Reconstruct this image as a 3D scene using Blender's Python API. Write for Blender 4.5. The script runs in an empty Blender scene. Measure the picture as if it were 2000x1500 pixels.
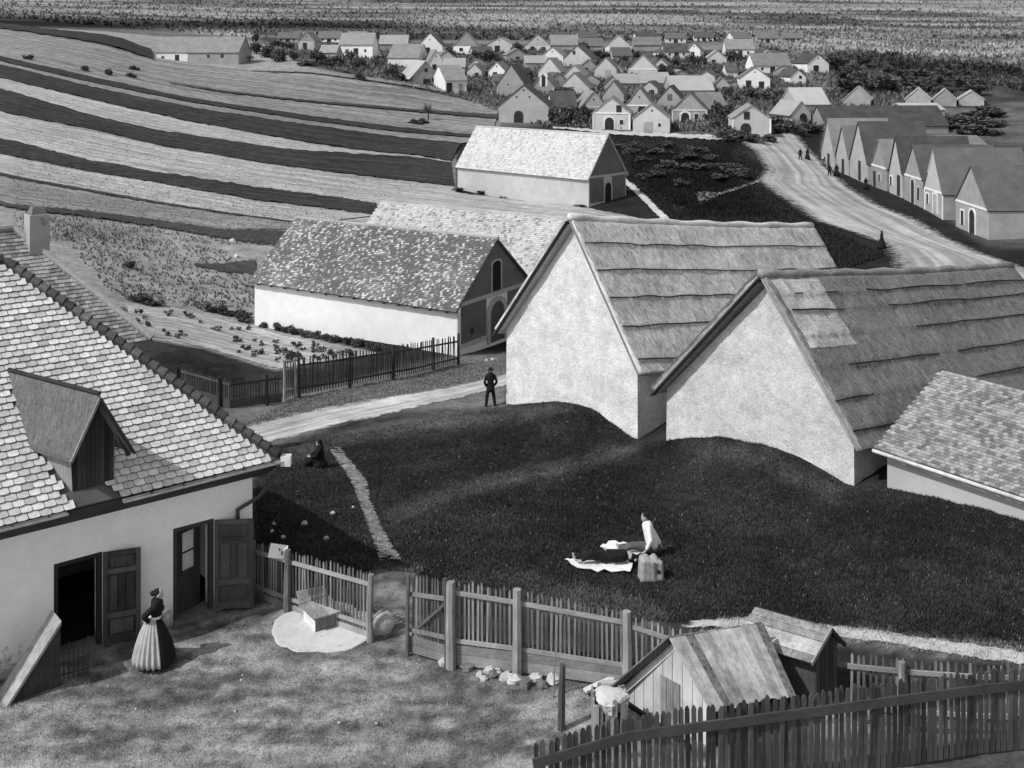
import bpy, math, random
import numpy as np
from mathutils import Vector, Matrix
random.seed(7); rng = np.random.default_rng(7)
S = bpy.context.scene
COL = S.collection
# ------------------------------------------------------------------ camera, sky, sun, exposure
F, CX, HY, CH = 2250.0, 975.0, 100.0, 13.3      # focal length (photo px), principal column, horizon row, eye height
cam_d = bpy.data.cameras.new('camera'); cam = bpy.data.objects.new('camera', cam_d); COL.objects.link(cam)
cam.location = (0, 0, CH); cam.rotation_euler = (math.radians(90), 0, 0)
cam_d.sensor_width = 36; cam_d.lens = F / 2000 * 36
cam_d.shift_x = (1000 - CX) / 2000; cam_d.shift_y = (HY - 750) / 2000
cam_d.clip_start = .5; cam_d.clip_end = 5000
S.camera = cam
SUN_AZ, SUN_EL = -58.0, 46.0                      # degrees: azimuth from 'behind the camera', negative = left
sa, se = math.radians(SUN_AZ), math.radians(SUN_EL)
to_sun = Vector((math.sin(sa) * math.cos(se), -math.cos(sa) * math.cos(se), math.sin(se)))
W = bpy.data.worlds.new('World'); S.world = W; W.use_nodes = True
wn = W.node_tree.nodes; wl = W.node_tree.links
sky = wn.new('ShaderNodeTexSky'); sky.sky_type = 'NISHITA'; sky.sun_disc = False
sky.sun_elevation = se; sky.sun_rotation = math.atan2(to_sun.x, to_sun.y)
bw = wn.new('ShaderNodeRGBToBW')                  # monochrome film: the sky has no colour
wl.new(sky.outputs[0], bw.inputs[0]); wl.new(bw.outputs[0], wn['Background'].inputs[0])
wn['Background'].inputs[1].default_value = 0.15
sun_d = bpy.data.lights.new('sun', 'SUN'); sun_d.energy = 2.35; sun_d.angle = math.radians(.6)
sun = bpy.data.objects.new('sun', sun_d); COL.objects.link(sun)
sun.rotation_euler = to_sun.to_track_quat('Z', 'Y').to_euler(); sun.location = (-40, -20, 60)
S.view_settings.view_transform = 'Standard'; S.view_settings.look = 'None'
S.view_settings.exposure = 0.4; S.view_settings.gamma = 1.0

# ------------------------------------------------------------------ materials (black-and-white photograph: greys)
class NT:
    def __init__(s, name):
        s.m = bpy.data.materials.new(name); s.m.use_nodes = True
        s.n = s.m.node_tree.nodes; s.l = s.m.node_tree.links; s.b = s.n['Principled BSDF']
    def new(s, t, **k):
        o = s.n.new(t)
        for a, v in k.items(): setattr(o, a, v)
        return o
    def math(s, op, a, b=0.0, c=None):
        o = s.new('ShaderNodeMath', operation=op)
        for i, x in enumerate((a, b, c)):
            if x is None: continue
            if isinstance(x, (int, float)): o.inputs[i].default_value = x
            else: s.l.new(x, o.inputs[i])
        return o.outputs[0]
    def noise(s, co, scale, detail=4, rough=.55):
        o = s.new('ShaderNodeTexNoise'); o.inputs['Scale'].default_value = scale
        o.inputs['Detail'].default_value = detail; o.inputs['Roughness'].default_value = rough
        s.l.new(co, o.inputs['Vector']); return o.outputs[0]
    def ramp(s, x, a, b, va, vb):                 # linear map of x from [a,b] to [va,vb], clamped
        o = s.new('ShaderNodeMapRange'); s.l.new(x, o.inputs[0])
        for i, v in zip((1, 2, 3, 4), (a, b, va, vb)): o.inputs[i].default_value = v
        return o.outputs[0]
    def co(s, kind, scale=(1, 1, 1)):
        if kind == 'pos': src = s.new('ShaderNodeNewGeometry').outputs['Position']
        else: src = s.new('ShaderNodeTexCoord').outputs['Object']
        o = s.new('ShaderNodeMapping'); o.inputs['Scale'].default_value = scale
        s.l.new(src, o.inputs[0]); return o.outputs[0]
    def grey(s, x, rough=.9):
        o = s.new('ShaderNodeCombineColor')
        for i in range(3): s.l.new(x, o.inputs[i])
        s.l.new(o.outputs[0], s.b.inputs['Base Color'])
        s.b.inputs['Roughness'].default_value = rough
        s.b.inputs['Specular IOR Level'].default_value = .25
    def bump(s, x, strength, dist):
        o = s.new('ShaderNodeBump'); o.inputs['Strength'].default_value = strength
        o.inputs['Distance'].default_value = dist
        s.l.new(x, o.inputs['Height']); s.l.new(o.outputs[0], s.b.inputs['Normal'])
    def rnd(s):                                   # random per object and per loose piece
        a = s.new('ShaderNodeObjectInfo').outputs['Random']; b = s.new('ShaderNodeNewGeometry').outputs['Random Per Island']
        return s.math('FRACT', s.math('ADD', a, b))

def m_plain(name, c, var=.25, scale=3, detail=6, bump=.3, bd=.02, rough=.9, co='obj', spots=None, sc=(1, 1, 1), rv=0):
    t = NT(name); p = t.co(co, sc)
    n1 = t.noise(p, scale, detail, .62); n2 = t.noise(p, scale * .17, 3)
    v = t.math('ADD', t.ramp(n1, .25, .75, -var, var), t.ramp(n2, .3, .7, -var * .7, var * .7))
    v = t.math('MULTIPLY', t.math('ADD', v, 1.0), c)
    if rv: v = t.math('MULTIPLY', v, t.ramp(t.new('ShaderNodeObjectInfo').outputs['Random'], 0, 1, 1 - rv, 1 + rv * .6))
    if spots:                                     # (scale, threshold, value): flaked or dirty spots
        n3 = t.noise(p, spots[0], 3, .6); k = t.ramp(n3, spots[1], spots[1] + .05, 0, 1)
        v = t.math('ADD', t.math('MULTIPLY', v, t.math('SUBTRACT', 1.0, k)), t.math('MULTIPLY', k, spots[2]))
    t.grey(v, rough)
    if bump: t.bump(n1, bump, bd)
    return t.m
def m_rubble(name, c, dark, light):
    """limewash over rubble stone: pitted, patchy, with bare stones showing"""
    t = NT(name); p = t.co('obj')
    vo = t.new('ShaderNodeTexVoronoi'); vo.inputs['Scale'].default_value = 5.5; t.l.new(p, vo.inputs['Vector'])
    ve = t.new('ShaderNodeTexVoronoi', feature='DISTANCE_TO_EDGE'); ve.inputs['Scale'].default_value = 5.5; t.l.new(p, ve.inputs['Vector'])
    a = t.noise(p, 26, 4, .7); b = t.noise(p, 9, 5, .65); d = t.noise(p, .8, 4, .6)
    cell = t.new('ShaderNodeSeparateColor'); t.l.new(vo.outputs['Color'], cell.inputs[0])
    v = t.math('MULTIPLY', t.ramp(a, .3, .7, .7, 1.22), c); v = t.math('MULTIPLY', v, t.ramp(b, .3, .7, .86, 1.12)); v = t.math('MULTIPLY', v, t.ramp(d, .3, .7, .8, 1.12))
    v = t.math('MULTIPLY', v, t.ramp(cell.outputs[0], 0, 1, .9, 1.06))
    k = t.ramp(a, .66, .72, 0, 1); v = t.math('ADD', t.math('MULTIPLY', v, t.math('SUBTRACT', 1.0, k)), t.math('MULTIPLY', k, dark))
    k2 = t.math('MULTIPLY', t.ramp(b, .68, .72, 0, 1), t.ramp(a, .4, .5, 0, 1)); v = t.math('ADD', t.math('MULTIPLY', v, t.math('SUBTRACT', 1.0, k2)), t.math('MULTIPLY', k2, light))
    t.grey(v, .95); t.bump(t.math('ADD', t.math('MULTIPLY', a, .5), t.math('ADD', b, t.ramp(ve.outputs['Distance'], 0, .12, 0, .1))), .65, .05); return t.m
def m_wall_dirt(name, c):
    """whitewash with mud splashed along its foot and fine scuffs"""
    t = NT(name); p = t.co('pos'); n = t.noise(p, 2.2, 7, .65); f = t.noise(p, 13, 5, .7); q = t.noise(p, 6, 6, .7)
    sx = t.new('ShaderNodeSeparateXYZ'); t.l.new(p, sx.inputs[0])
    v = t.math('MULTIPLY', t.ramp(n, .3, .7, .93, 1.05), c); v = t.math('MULTIPLY', v, t.ramp(f, .3, .7, .95, 1.04))
    k = t.ramp(t.math('ADD', sx.outputs[2], t.ramp(q, .3, .7, -.45, .45)), .1, .5, .55, 0); v = t.math('MULTIPLY', v, t.math('SUBTRACT', 1.0, k))
    s2 = t.ramp(q, .7, .75, 0, .4); v = t.math('MULTIPLY', v, t.math('SUBTRACT', 1.0, s2)); t.grey(v, .9); t.bump(f, .25, .02); return t.m
def m_tile(name, c0, c1, power=1.0, patch=.35, pscale=.45):
    t = NT(name); p = t.co('pos')
    r = t.math('POWER', t.rnd(), power)
    n = t.noise(p, pscale, 3, .6); n2 = t.noise(p, 9, 5, .7)
    r = t.math('ADD', r, t.ramp(n, .3, .7, -patch, patch))
    v = t.ramp(r, 0, 1, c0, c1)
    v = t.math('MULTIPLY', v, t.ramp(n2, .3, .7, .72, 1.2))
    t.grey(v, .85); t.bump(n2, .3, .01); return t.m
def m_wood(name, c0, c1, sc=(14, 14, 1.2), stain=.25):
    t = NT(name); p = t.co('obj', sc)
    g = t.noise(p, 2.2, 6, .65); r = t.rnd(); q = t.co('pos'); s_ = t.noise(q, 1.7, 4, .6)
    x = t.math('ADD', t.math('MULTIPLY', g, .7), t.math('MULTIPLY', r, .45))
    v = t.ramp(x, .3, .9, c0, c1)
    v = t.math('MULTIPLY', v, t.ramp(s_, .3, .7, 1 - stain, 1 + stain))
    t.grey(v, .85); t.bump(g, .35, .01); return t.m
def m_thatch(name, c0, c1):
    t = NT(name); p = t.co('obj', (30, 2.2, 2.2)); q = t.co('obj')
    g = t.noise(p, 1.3, 6, .7); s_ = t.noise(q, .55, 5, .6); k = t.noise(q, 14, 3, .6)
    x = t.math('ADD', t.math('MULTIPLY', g, .65), t.math('MULTIPLY', k, .35))
    v = t.ramp(x, .32, .68, c0, c1); v = t.math('MULTIPLY', v, t.ramp(s_, .3, .7, .7, 1.25))
    t.grey(v, .95); t.bump(x, .6, .04); return t.m
def m_ground():
    t = NT('ground_soil'); p = t.co('pos')
    a = t.new('ShaderNodeAttribute'); a.attribute_name = 'tone'
    n1 = t.noise(p, .35, 9, .68); n2 = t.noise(p, 2.6, 8, .72); n3 = t.noise(p, 13, 4, .7)
    v = t.math('MULTIPLY', a.outputs['Fac'], t.ramp(n1, .3, .7, .62, 1.42))
    v = t.math('MULTIPLY', v, t.ramp(n2, .3, .7, .6, 1.42)); v = t.math('MULTIPLY', v, t.ramp(n3, .3, .7, .72, 1.3))
    t.grey(v, 1); t.b.inputs['Specular IOR Level'].default_value = .05
    t.bump(t.math('ADD', n2, n3), .5, .05); return t.m
def m_sheet(name, c, var=.2, scale=1.2, soft=.3, rows=None, streak=None, fine=9, es=1.6):
    """ground sheet (road, path, field strip) whose edge frays into the ground along attribute 'edge'"""
    t = NT(name); p = t.co('pos')
    n1 = t.noise(p, scale, 8, .68); n2 = t.noise(p, fine, 5, .7); n4 = t.noise(p, .13, 4, .6)
    v = t.math('ADD', t.ramp(n1, .3, .7, 1 - var, 1 + var), t.ramp(n2, .3, .7, -var * .8, var * .8))
    v = t.math('MULTIPLY', v, t.ramp(n4, .3, .7, .86, 1.14))
    at = t.new('ShaderNodeAttribute'); at.attribute_name = 'cross'
    if streak:                                    # wheel ruts / mower lines along the sheet
        st = t.new('ShaderNodeTexNoise', noise_dimensions='2D'); st.inputs['Scale'].default_value = 1; st.inputs['Detail'].default_value = 3
        cb = t.new('ShaderNodeCombineXYZ'); t.l.new(t.math('MULTIPLY', at.outputs['Fac'], streak), cb.inputs[0])
        al = t.new('ShaderNodeAttribute'); al.attribute_name = 'along'; t.l.new(t.math('MULTIPLY', al.outputs['Fac'], 3.0), cb.inputs[1])
        t.l.new(cb.outputs[0], st.inputs['Vector']); v = t.math('MULTIPLY', v, t.ramp(st.outputs[0], .35, .65, .72, 1.22))
    v = t.math('MULTIPLY', v, c); t.grey(v, 1); t.b.inputs['Specular IOR Level'].default_value = .05
    t.bump(n2, .4, .04)
    if soft:
        e = t.new('ShaderNodeAttribute'); e.attribute_name = 'edge'
        x = t.math('ADD', e.outputs['Fac'], t.ramp(t.noise(p, es, 7, .75), .25, .75, -soft, soft))
        x = t.ramp(x, .02, .25, 0, 1); t.l.new(x, t.b.inputs['Alpha'])
    return t.m
def m_pat(name, c0, c1, scale=1.0, rough=.9):
    t = NT(name); p = t.co('pos'); n = t.noise(p, scale, 5, .65); r = t.rnd()
    v = t.ramp(t.math('ADD', t.math('MULTIPLY', n, .6), t.math('MULTIPLY', r, .5)), .25, .85, c0, c1)
    t.grey(v, rough); return t.m

M = {}
M['ground'] = m_ground()
M['white'] = m_plain('whitewash', .74, .08, 1.6, 7, .25, .03, spots=(6, .74, .5))
M['white_house'] = m_wall_dirt('mud_splashed_whitewash', .88)
M['tile_edge_shade'] = m_plain('shadow_dark_tile_edge', .05, .3, 6, 4, 0)  # dark colour paints the shadow line under each tile course
M['stone'] = m_rubble('rough_plaster', .74, .36, .84)
M['stone2'] = m_rubble('rough_plaster_grey', .62, .3, .82)
M['vwhite'] = m_plain('far_whitewash', .78, .1, .7, 6, 0, rv=.22, spots=(2.2, .66, .24))
M['vlight'] = m_plain('far_light_plaster', .5, .14, .8, 6, 0, rv=.22, spots=(2.2, .66, .24))
M['vgrey'] = m_plain('far_grey_plaster', .34, .2, .9, 6, 0, rv=.22, spots=(2.2, .66, .24))
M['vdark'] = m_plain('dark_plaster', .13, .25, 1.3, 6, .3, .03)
M['vdoor'] = m_plain('far_dark_wood', .03, .3, 5, 4, 0)
M['trim'] = m_plain('white_trim', .72, .12, 3, 5, 0)
M['dark_trim'] = m_plain('pale_stone_trim', .4, .2, 4, 5, 0)
M['tile'] = m_tile('light_roof_tile', .42, .74, .8, .1, .6)
M['tile_hip'] = m_tile('dark_hip_tile', .035, .15, 1.2, .2)
M['tile_speck'] = m_tile('speckled_roof_tile', .13, .62, 4.5, .16, .35)
M['tile_speck2'] = m_tile('weathered_roof_tile', .15, .42, 1.0, .12, .5)
M['tile_pale'] = m_tile('pale_roof_tile', .36, .6, .5, .1, .5)
M['tile_back'] = m_tile('mottled_pale_tile', .12, .58, .33, .15, .6)
M['vroof'] = m_pat('far_grey_roof', .13, .34, .7)
M['vroof_l'] = m_pat('far_light_roof', .3, .55, .5)
M['vroof_d'] = m_pat('far_dark_roof', .05, .16, .7)
M['thatch'] = m_thatch('reed_thatch', .36, .8)
M['thatch2'] = m_thatch('old_reed_thatch', .1, .42)
M['thatch_new'] = m_thatch('fresh_reed_thatch', .3, .8)
M['straw'] = m_pat('straw', .14, .85, 1.5)
M['straw2'] = m_pat('old_straw', .05, .4, 1.5)
M['pole'] = m_plain('lashing_pole', .035, .3, 4, 4, 0)
M['wood'] = m_wood('grey_weathered_wood', .1, .42)
M['wood_x'] = m_wood('grey_weathered_board', .14, .6, (1.2, 14, 14), .3)
M['wood_y'] = m_wood('weathered_plank', .1, .5, (14, 1.2, 14), .35)
M['picket'] = m_wood('picket_wood', .045, .3)
M['picket_d'] = m_wood('dark_picket_wood', .025, .13)
M['rail'] = m_wood('rail_wood', .16, .42, (1.2, 14, 14))
M['rail_d'] = m_wood('dark_rail_wood', .03, .1, (1.2, 14, 14))
M['dark_wood'] = m_wood('dark_timber', .015, .06)
M['door'] = m_wood('old_door_wood', .025, .11)
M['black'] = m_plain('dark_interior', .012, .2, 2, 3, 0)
M['iron'] = m_plain('iron', .06, .2, 9, 4, 0, rough=.6)
M['gutter'] = m_plain('zinc_gutter', .55, .3, 4, 5, 0, rough=.5)
M['glass'] = m_plain('dusty_window_pane', .55, .15, 4, 4, 0, rough=.25)
M['shingle'] = m_thatch('weathered_shingle', .05, .24)
M['concrete'] = m_plain('limed_concrete', .56, .14, 4, 7, .3, .02, spots=(7, .64, .36))
M['rock'] = m_plain('limestone', .5, .3, 5, 6, .5, .03)
M['rock_d'] = m_plain('dark_stone', .16, .35, 5, 6, .5, .03)
M['rock_g'] = m_plain('grey_worn_stone', .34, .3, 7, 6, .5, .03)
M['cloth_w'] = m_plain('white_linen', .82, .06, 6, 4, .2, .02)
M['cloth_b'] = m_plain('black_cloth', .012, .25, 8, 4, .1, .01)
M['cloth_g'] = m_plain('grey_cloth', .1, .3, 8, 4, .2, .01)
M['skirt'] = m_plain('pale_skirt', .42, .2, 9, 4, .1, .01)
M['skin'] = m_plain('skin', .38, .08, 9, 3, 0, rough=.6)
M['hair'] = m_plain('dark_hair', .015, .2, 20, 3, 0)
M['leaf'] = m_pat('leaves', .025, .13, .8)
M['leaf_g'] = m_pat('pale_leaves', .06, .24, .8)
M['twig'] = m_plain('bark', .06, .3, 8, 4, 0)
def m_blades(name, lo, hi):
    t = NT(name); a = t.new('ShaderNodeAttribute'); a.attribute_name = 'tone'; r = t.new('ShaderNodeNewGeometry').outputs['Random Per Island']
    t.grey(t.math('MULTIPLY', a.outputs['Fac'], t.ramp(r, 0, 1, lo, hi)), .9); return t.m
M['grass'] = m_blades('grass_blades', .35, 1.9)
M['grass_p'] = m_pat('dry_grass_blades', .06, .34, .5)

# ------------------------------------------------------------------ mesh helpers
class MB:
    def __init__(s): s.v = []; s.f = []
    def add(s, vs, fs):
        o = len(s.v); s.v += [tuple(v) for v in vs]; s.f += [tuple(i + o for i in f) for f in fs]; return s
    def hexa(s, p): return s.add(p, [(3, 2, 1, 0), (4, 5, 6, 7), (0, 1, 5, 4), (1, 2, 6, 5), (2, 3, 7, 6), (3, 0, 4, 7)])
    def box(s, x0, x1, y0, y1, z0, z1):
        return s.hexa([(x0, y0, z0), (x1, y0, z0), (x1, y1, z0), (x0, y1, z0), (x0, y0, z1), (x1, y0, z1), (x1, y1, z1), (x0, y1, z1)])
    def prism(s, poly, ext):                      # closed polygon extruded along a vector
        n = len(poly); e = Vector(ext); a = [Vector(p) for p in poly]; b = [p + e for p in a]
        return s.add(a + b, [tuple(range(n - 1, -1, -1)), tuple(range(n, 2 * n))] + [(i, (i + 1) % n, n + (i + 1) % n, n + i) for i in range(n)])
    def beam(s, p0, p1, w, h, up=(0, 0, 1)):      # rectangular bar between two points
        p0, p1 = Vector(p0), Vector(p1); d = (p1 - p0).normalized(); a = d.cross(Vector(up))
        if a.length < 1e-4: a = d.cross(Vector((1, 0, 0)))
        a = a.normalized() * w / 2; b = a.cross(d).normalized() * h / 2
        q = lambda p: [p - a - b, p + a - b, p + a + b, p - a + b]
        return s.hexa(q(p0) + q(p1))
    def tube(s, pts, rad, n=8, cap=True):
        pts = [Vector(p) for p in pts]; rad = [rad] * len(pts) if isinstance(rad, (int, float)) else rad
        vs, fs = [], []; prev = None
        for i, p in enumerate(pts):
            d = (pts[min(i + 1, len(pts) - 1)] - pts[max(i - 1, 0)]).normalized()
            a = d.cross(Vector((0, 0, 1))) if prev is None else prev - d * prev.dot(d)
            if a.length < 1e-3: a = d.cross(Vector((1, 0, 0)))
            a.normalize(); prev = a; b = d.cross(a)
            vs += [p + (a * math.cos(2 * math.pi * k / n) + b * math.sin(2 * math.pi * k / n)) * rad[i] for k in range(n)]
        for i in range(len(pts) - 1):
            for k in range(n): fs.append((i * n + k, i * n + (k + 1) % n, (i + 1) * n + (k + 1) % n, (i + 1) * n + k))
        if cap: fs += [tuple(range(n - 1, -1, -1)), tuple((len(pts) - 1) * n + k for k in range(n))]
        return s.add(vs, fs)
    def ball(s, c, r, n=10, m=7, jit=0.0):
        c = Vector(c); r = (r, r, r) if isinstance(r, (int, float)) else r; vs = []; fs = []
        for i in range(m + 1):
            t = math.pi * i / m
            for k in range(n):
                q = 1 + random.uniform(-jit, jit); a = 2 * math.pi * k / n
                vs.append(c + Vector((r[0] * math.sin(t) * math.cos(a) * q, r[1] * math.sin(t) * math.sin(a) * q, r[2] * math.cos(t) * q)))
        for i in range(m):
            for k in range(n): fs.append((i * n + k, (i + 1) * n + k, (i + 1) * n + (k + 1) % n, i * n + (k + 1) % n))
        return s.add(vs, fs)
    def lathe(s, c, prof, n=20, fn=None):         # prof: (radius, z); fn(angle, t) scales the radius
        c = Vector(c); vs = []; fs = []
        for i, (r, z) in enumerate(prof):
            for k in range(n):
                a = 2 * math.pi * k / n; q = fn(a, i / (len(prof) - 1)) if fn else 1
                vs.append(c + Vector((r * q * math.cos(a), r * q * math.sin(a), z)))
        for i in range(len(prof) - 1):
            for k in range(n): fs.append((i * n + k, i * n + (k + 1) % n, (i + 1) * n + (k + 1) % n, (i + 1) * n + k))
        fs += [tuple(range(n - 1, -1, -1)), tuple((len(prof) - 1) * n + k for k in range(n))]
        return s.add(vs, fs)
    def mesh(s, name, mat, smooth=False):
        me = bpy.data.meshes.new(name); me.from_pydata([tuple(v) for v in s.v], [], s.f); me.update()
        if mat: me.materials.append(M[mat] if isinstance(mat, str) else mat)
        if smooth: me.polygons.foreach_set('use_smooth', [True] * len(me.polygons))
        return me
    def build(s, name, mat, parent=None, smooth=False, kind=None, label=None):
        if parent is not None and parent.get('_w'):   # parts given in world coordinates
            o0 = Vector(parent.location); s.v = [tuple(Vector(v) - o0) for v in s.v]
        o = bpy.data.objects.new(name, s.mesh(name, mat, smooth)); COL.objects.link(o)
        if parent is not None: o.parent = parent
        if kind: o['kind'] = kind
        if label: o['label'] = label
        return o
def link(name, me, parent=None, loc=(0, 0, 0), rot=(0, 0, 0), scale=(1, 1, 1)):
    o = bpy.data.objects.new(name, me); COL.objects.link(o); o.location = loc; o.rotation_euler = rot; o.scale = scale
    if parent is not None: o.parent = parent
    return o
def tag(o, label, cat, group=None):
    o['label'] = label; o['category'] = cat
    if group: o['group'] = group
    return o
WORLD_PARENTS = []
def thing(name, label, cat, loc=(0, 0, 0), rotz=0.0, group=None, world=False):
    o = bpy.data.objects.new(name, None); COL.objects.link(o); o.location = loc; o.rotation_euler = (0, 0, rotz)
    o.empty_display_size = .3; tag(o, label, cat, group)
    if world: o['_w'] = 1; WORLD_PARENTS.append(o)
    return o
def subparent(child, part):                       # sub-part: same frame as its part
    child.parent = part; return child

# ------------------------------------------------------------------ terrain: heights from where things touch the ground
CPX = """
560 1000 34;520 930 40;620 912 42;700 1000 35.5;760 1110 29.5;600 870 45.5;500 860 46.5;700 815 49.5;850 790 51.8;985 745 56;960 795 52.3
987 790 52.5;1050 786 51;1110 784 49.5;1170 803 48;1215 838 47;1240 862 46.3;900 850 47;800 880 45;1000 850 46;1100 870 44;1180 900 42.5
1000 905 43.2;900 922 42.2;1120 888 44.3;1000 942 38.9;1150 916 40.7;850 960 38;1200 960 38.5;850 1050 32.5;1050 1040 33;1250 1040 33.5;1100 1120 29.6;1270 1110 30
1307 857 43.8;1400 850 42.2;1480 862 41;1560 890 39.6;1620 925 38.6;1655 950 38;1305 900 41.5;1450 920 38.5;1450 1000 34.8;1600 1010 34.5
1730 945 37.5;1900 975 35.5;1700 1050 32.5;1850 1100 30.3;1500 1150 28.3;1800 1200 27.2;1650 1240 26.4;1900 1275 25.4
560 790 52;480 850 47;780 745 56;895 695 62;955 695 62.5;700 680 63;498 635 70;300 640 63;280 600 68;450 560 78;300 500 88;100 430 92
25 480 80;25 330 120;200 370 118;440 400 115;600 400 118;890 370 133;1150 405 120;1000 395 126;700 420 110;450 470 97
1300 440 108;1450 430 108;1600 480 98;1722 487 104;1900 520 92;1700 515 95;1925 470 105.5;1864 448 112;1804 408 122;1763 389 128
1733 374 133.6;1694 360 141;1658 344 148;1602 325 161;1925 400 125;1925 330 150;1800 300 170;1570 315 158;1480 320 150;1620 350 144
1500 360 135;1700 420 120;1800 480 103;1250 300 155;1350 350 135;1250 400 118;1400 280 168;1300 262 185
1020 240 198;1195 253 190;1270 258 187;1345 237 200;1468 266 176;1550 240 192;1000 187 233;1200 185 235;1400 185 235;1600 200 225
1800 210 215;1925 210 215;900 180 232;850 140 258;1100 140 262;1350 140 262;1500 150 255;1650 150 260;1900 160 250;700 115 262;900 100 292
1200 100 296;1400 105 290;1600 110 285;1900 110 300;600 70 340;1000 68 355;1400 68 370;1900 68 400;500 30 450;1000 30 470;1500 30 480;2000 30 500
-400 -40 750;500 -40 750;1000 -40 750;1500 -40 750;2400 -40 750;-400 -120 1200;500 -120 1200;1000 -120 1200;1500 -120 1200;2400 -120 1200
25 75 240;25 130 190;25 180 165;25 250 140;300 110 243;470 130 235;200 85 240;300 200 175;300 270 148;300 320 132;600 180 210;600 250 175
600 310 148;800 200 215;800 280 172;870 340 145;600 130 235;850 180 230;-400 300 130;-400 100 220;-400 550 75;2400 300 150;2400 100 300;2400 500 90;2400 900 38
"""
CXYZ = """-14 20 0;-10 22 0;-6 22 0;-2 22 0;2 22 .05;-7 26.5 0;-4 26.5 0;-1.5 25.7 0;2.5 24 0;6 23.4 0;10 23 .05;14 22 .2;0 18 .1;5 19 .3;9 20 .35;12 20 .5
0 10 2;-10 12 1;10 12 2.5;-20 15 .5;20 15 2;-14 30 -.2;-9 34 -.8;-16 40 -1.2;-6 30 -.1;-11 24 0;-9 25 0;0 7 3;-8 8 2.5;8 8 3.5"""
def parse(s): return np.array([[float(a) for a in q.split()] for l in s.strip().split('\n') for q in l.split(';') if q.strip()])
cp = parse(CPX); cz = parse(CXYZ)
P3 = np.vstack([np.c_[(cp[:, 0] - CX) * cp[:, 2] / F, cp[:, 2], CH - (cp[:, 1] - HY) * cp[:, 2] / F], cz])
def warp(x, y): y = np.maximum(y, 6.0); return np.stack([x / y * 1.6, np.log(y)], -1)
def tps(d2): return .5 * d2 * np.log(d2 + 1e-12)
WP = warp(P3[:, 0], P3[:, 1]); nP = len(WP)
SC = np.maximum(P3[:, 1], 20) / 40                # heights fitted in units that grow with distance
K = tps(((WP[:, None] - WP[None]) ** 2).sum(-1)) + np.diag(np.full(nP, 6e-4))
Pm = np.c_[np.ones(nP), WP]; A = np.block([[K, Pm], [Pm.T, np.zeros((3, 3))]])
sol = np.linalg.solve(A, np.r_[P3[:, 2] / SC, 0, 0, 0])
def vnoise(x, y, seed=0):
    xi = np.floor(x).astype(np.int64); yi = np.floor(y).astype(np.int64); fx = x - xi; fy = y - yi
    fx = fx * fx * (3 - 2 * fx); fy = fy * fy * (3 - 2 * fy)
    def h(a, b):
        n = (a * 374761393 + b * 668265263 + seed * 1442695041) & 0x7fffffff
        n = ((n ^ (n >> 13)) * 1274126177) & 0x7fffffff; return ((n ^ (n >> 16)) & 0xffff) / 65535.0
    return (h(xi, yi) * (1 - fx) + h(xi + 1, yi) * fx) * (1 - fy) + (h(xi, yi + 1) * (1 - fx) + h(xi + 1, yi + 1) * fx) * fy
def vn(x, y, seed=0):
    xi = math.floor(x); yi = math.floor(y); fx = x - xi; fy = y - yi; fx = fx * fx * (3 - 2 * fx); fy = fy * fy * (3 - 2 * fy)
    def h(a, b):
        n = (a * 374761393 + b * 668265263 + seed * 1442695041) & 0x7fffffff
        n = ((n ^ (n >> 13)) * 1274126177) & 0x7fffffff; return ((n ^ (n >> 16)) & 0xffff) / 65535.0
    return (h(xi, yi) * (1 - fx) + h(xi + 1, yi) * fx) * (1 - fy) + (h(xi, yi + 1) * (1 - fx) + h(xi + 1, yi + 1) * fx) * fy
U0, U1, NU = -.78, .86, 420
V0, V1, NV = math.log(7.0), math.log(1400.0), 700
ug = np.linspace(U0, U1, NU); vg = np.linspace(V0, V1, NV)
UU, VV = np.meshgrid(ug, vg); YY = np.exp(VV); XX = UU * YY
WQ = np.stack([UU * 1.6, VV], -1).reshape(-1, 2); ZZ = np.empty(len(WQ))
for i in range(0, len(WQ), 20000):
    q = WQ[i:i + 20000]; d2 = ((q[:, None] - WP[None]) ** 2).sum(-1)
    ZZ[i:i + 20000] = tps(d2) @ sol[:nP] + sol[nP] + q @ sol[nP + 1:]
ZZ = ZZ.reshape(NV, NU) * np.maximum(YY, 20) / 40
PY = HY + F * (CH - ZZ) / YY; PXX = CX + F * UU   # where each ground vertex shows in the photograph
def sdf(poly, x, y):                              # signed distance (positive inside), photo pixels
    poly = np.array(poly, float); d = np.full(x.shape, 1e9); ins = np.zeros(x.shape, bool); n = len(poly)
    for i in range(n):
        a, b = poly[i], poly[(i + 1) % n]; ab = b - a
        t = np.clip(((x - a[0]) * ab[0] + (y - a[1]) * ab[1]) / (ab @ ab + 1e-9), 0, 1)
        d = np.minimum(d, np.hypot(x - a[0] - t * ab[0], y - a[1] - t * ab[1]))
        c = ((a[1] > y) != (b[1] > y)) & (x < (b[0] - a[0]) * (y - a[1]) / (b[1] - a[1] + 1e-12) + a[0]); ins ^= c
    return np.where(ins, d, -d)
def sst(x, a, b): t = np.clip((x - a) / (b - a), 0, 1); return t * t * (3 - 2 * t)
tone = np.full(YY.shape, .021)
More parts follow.
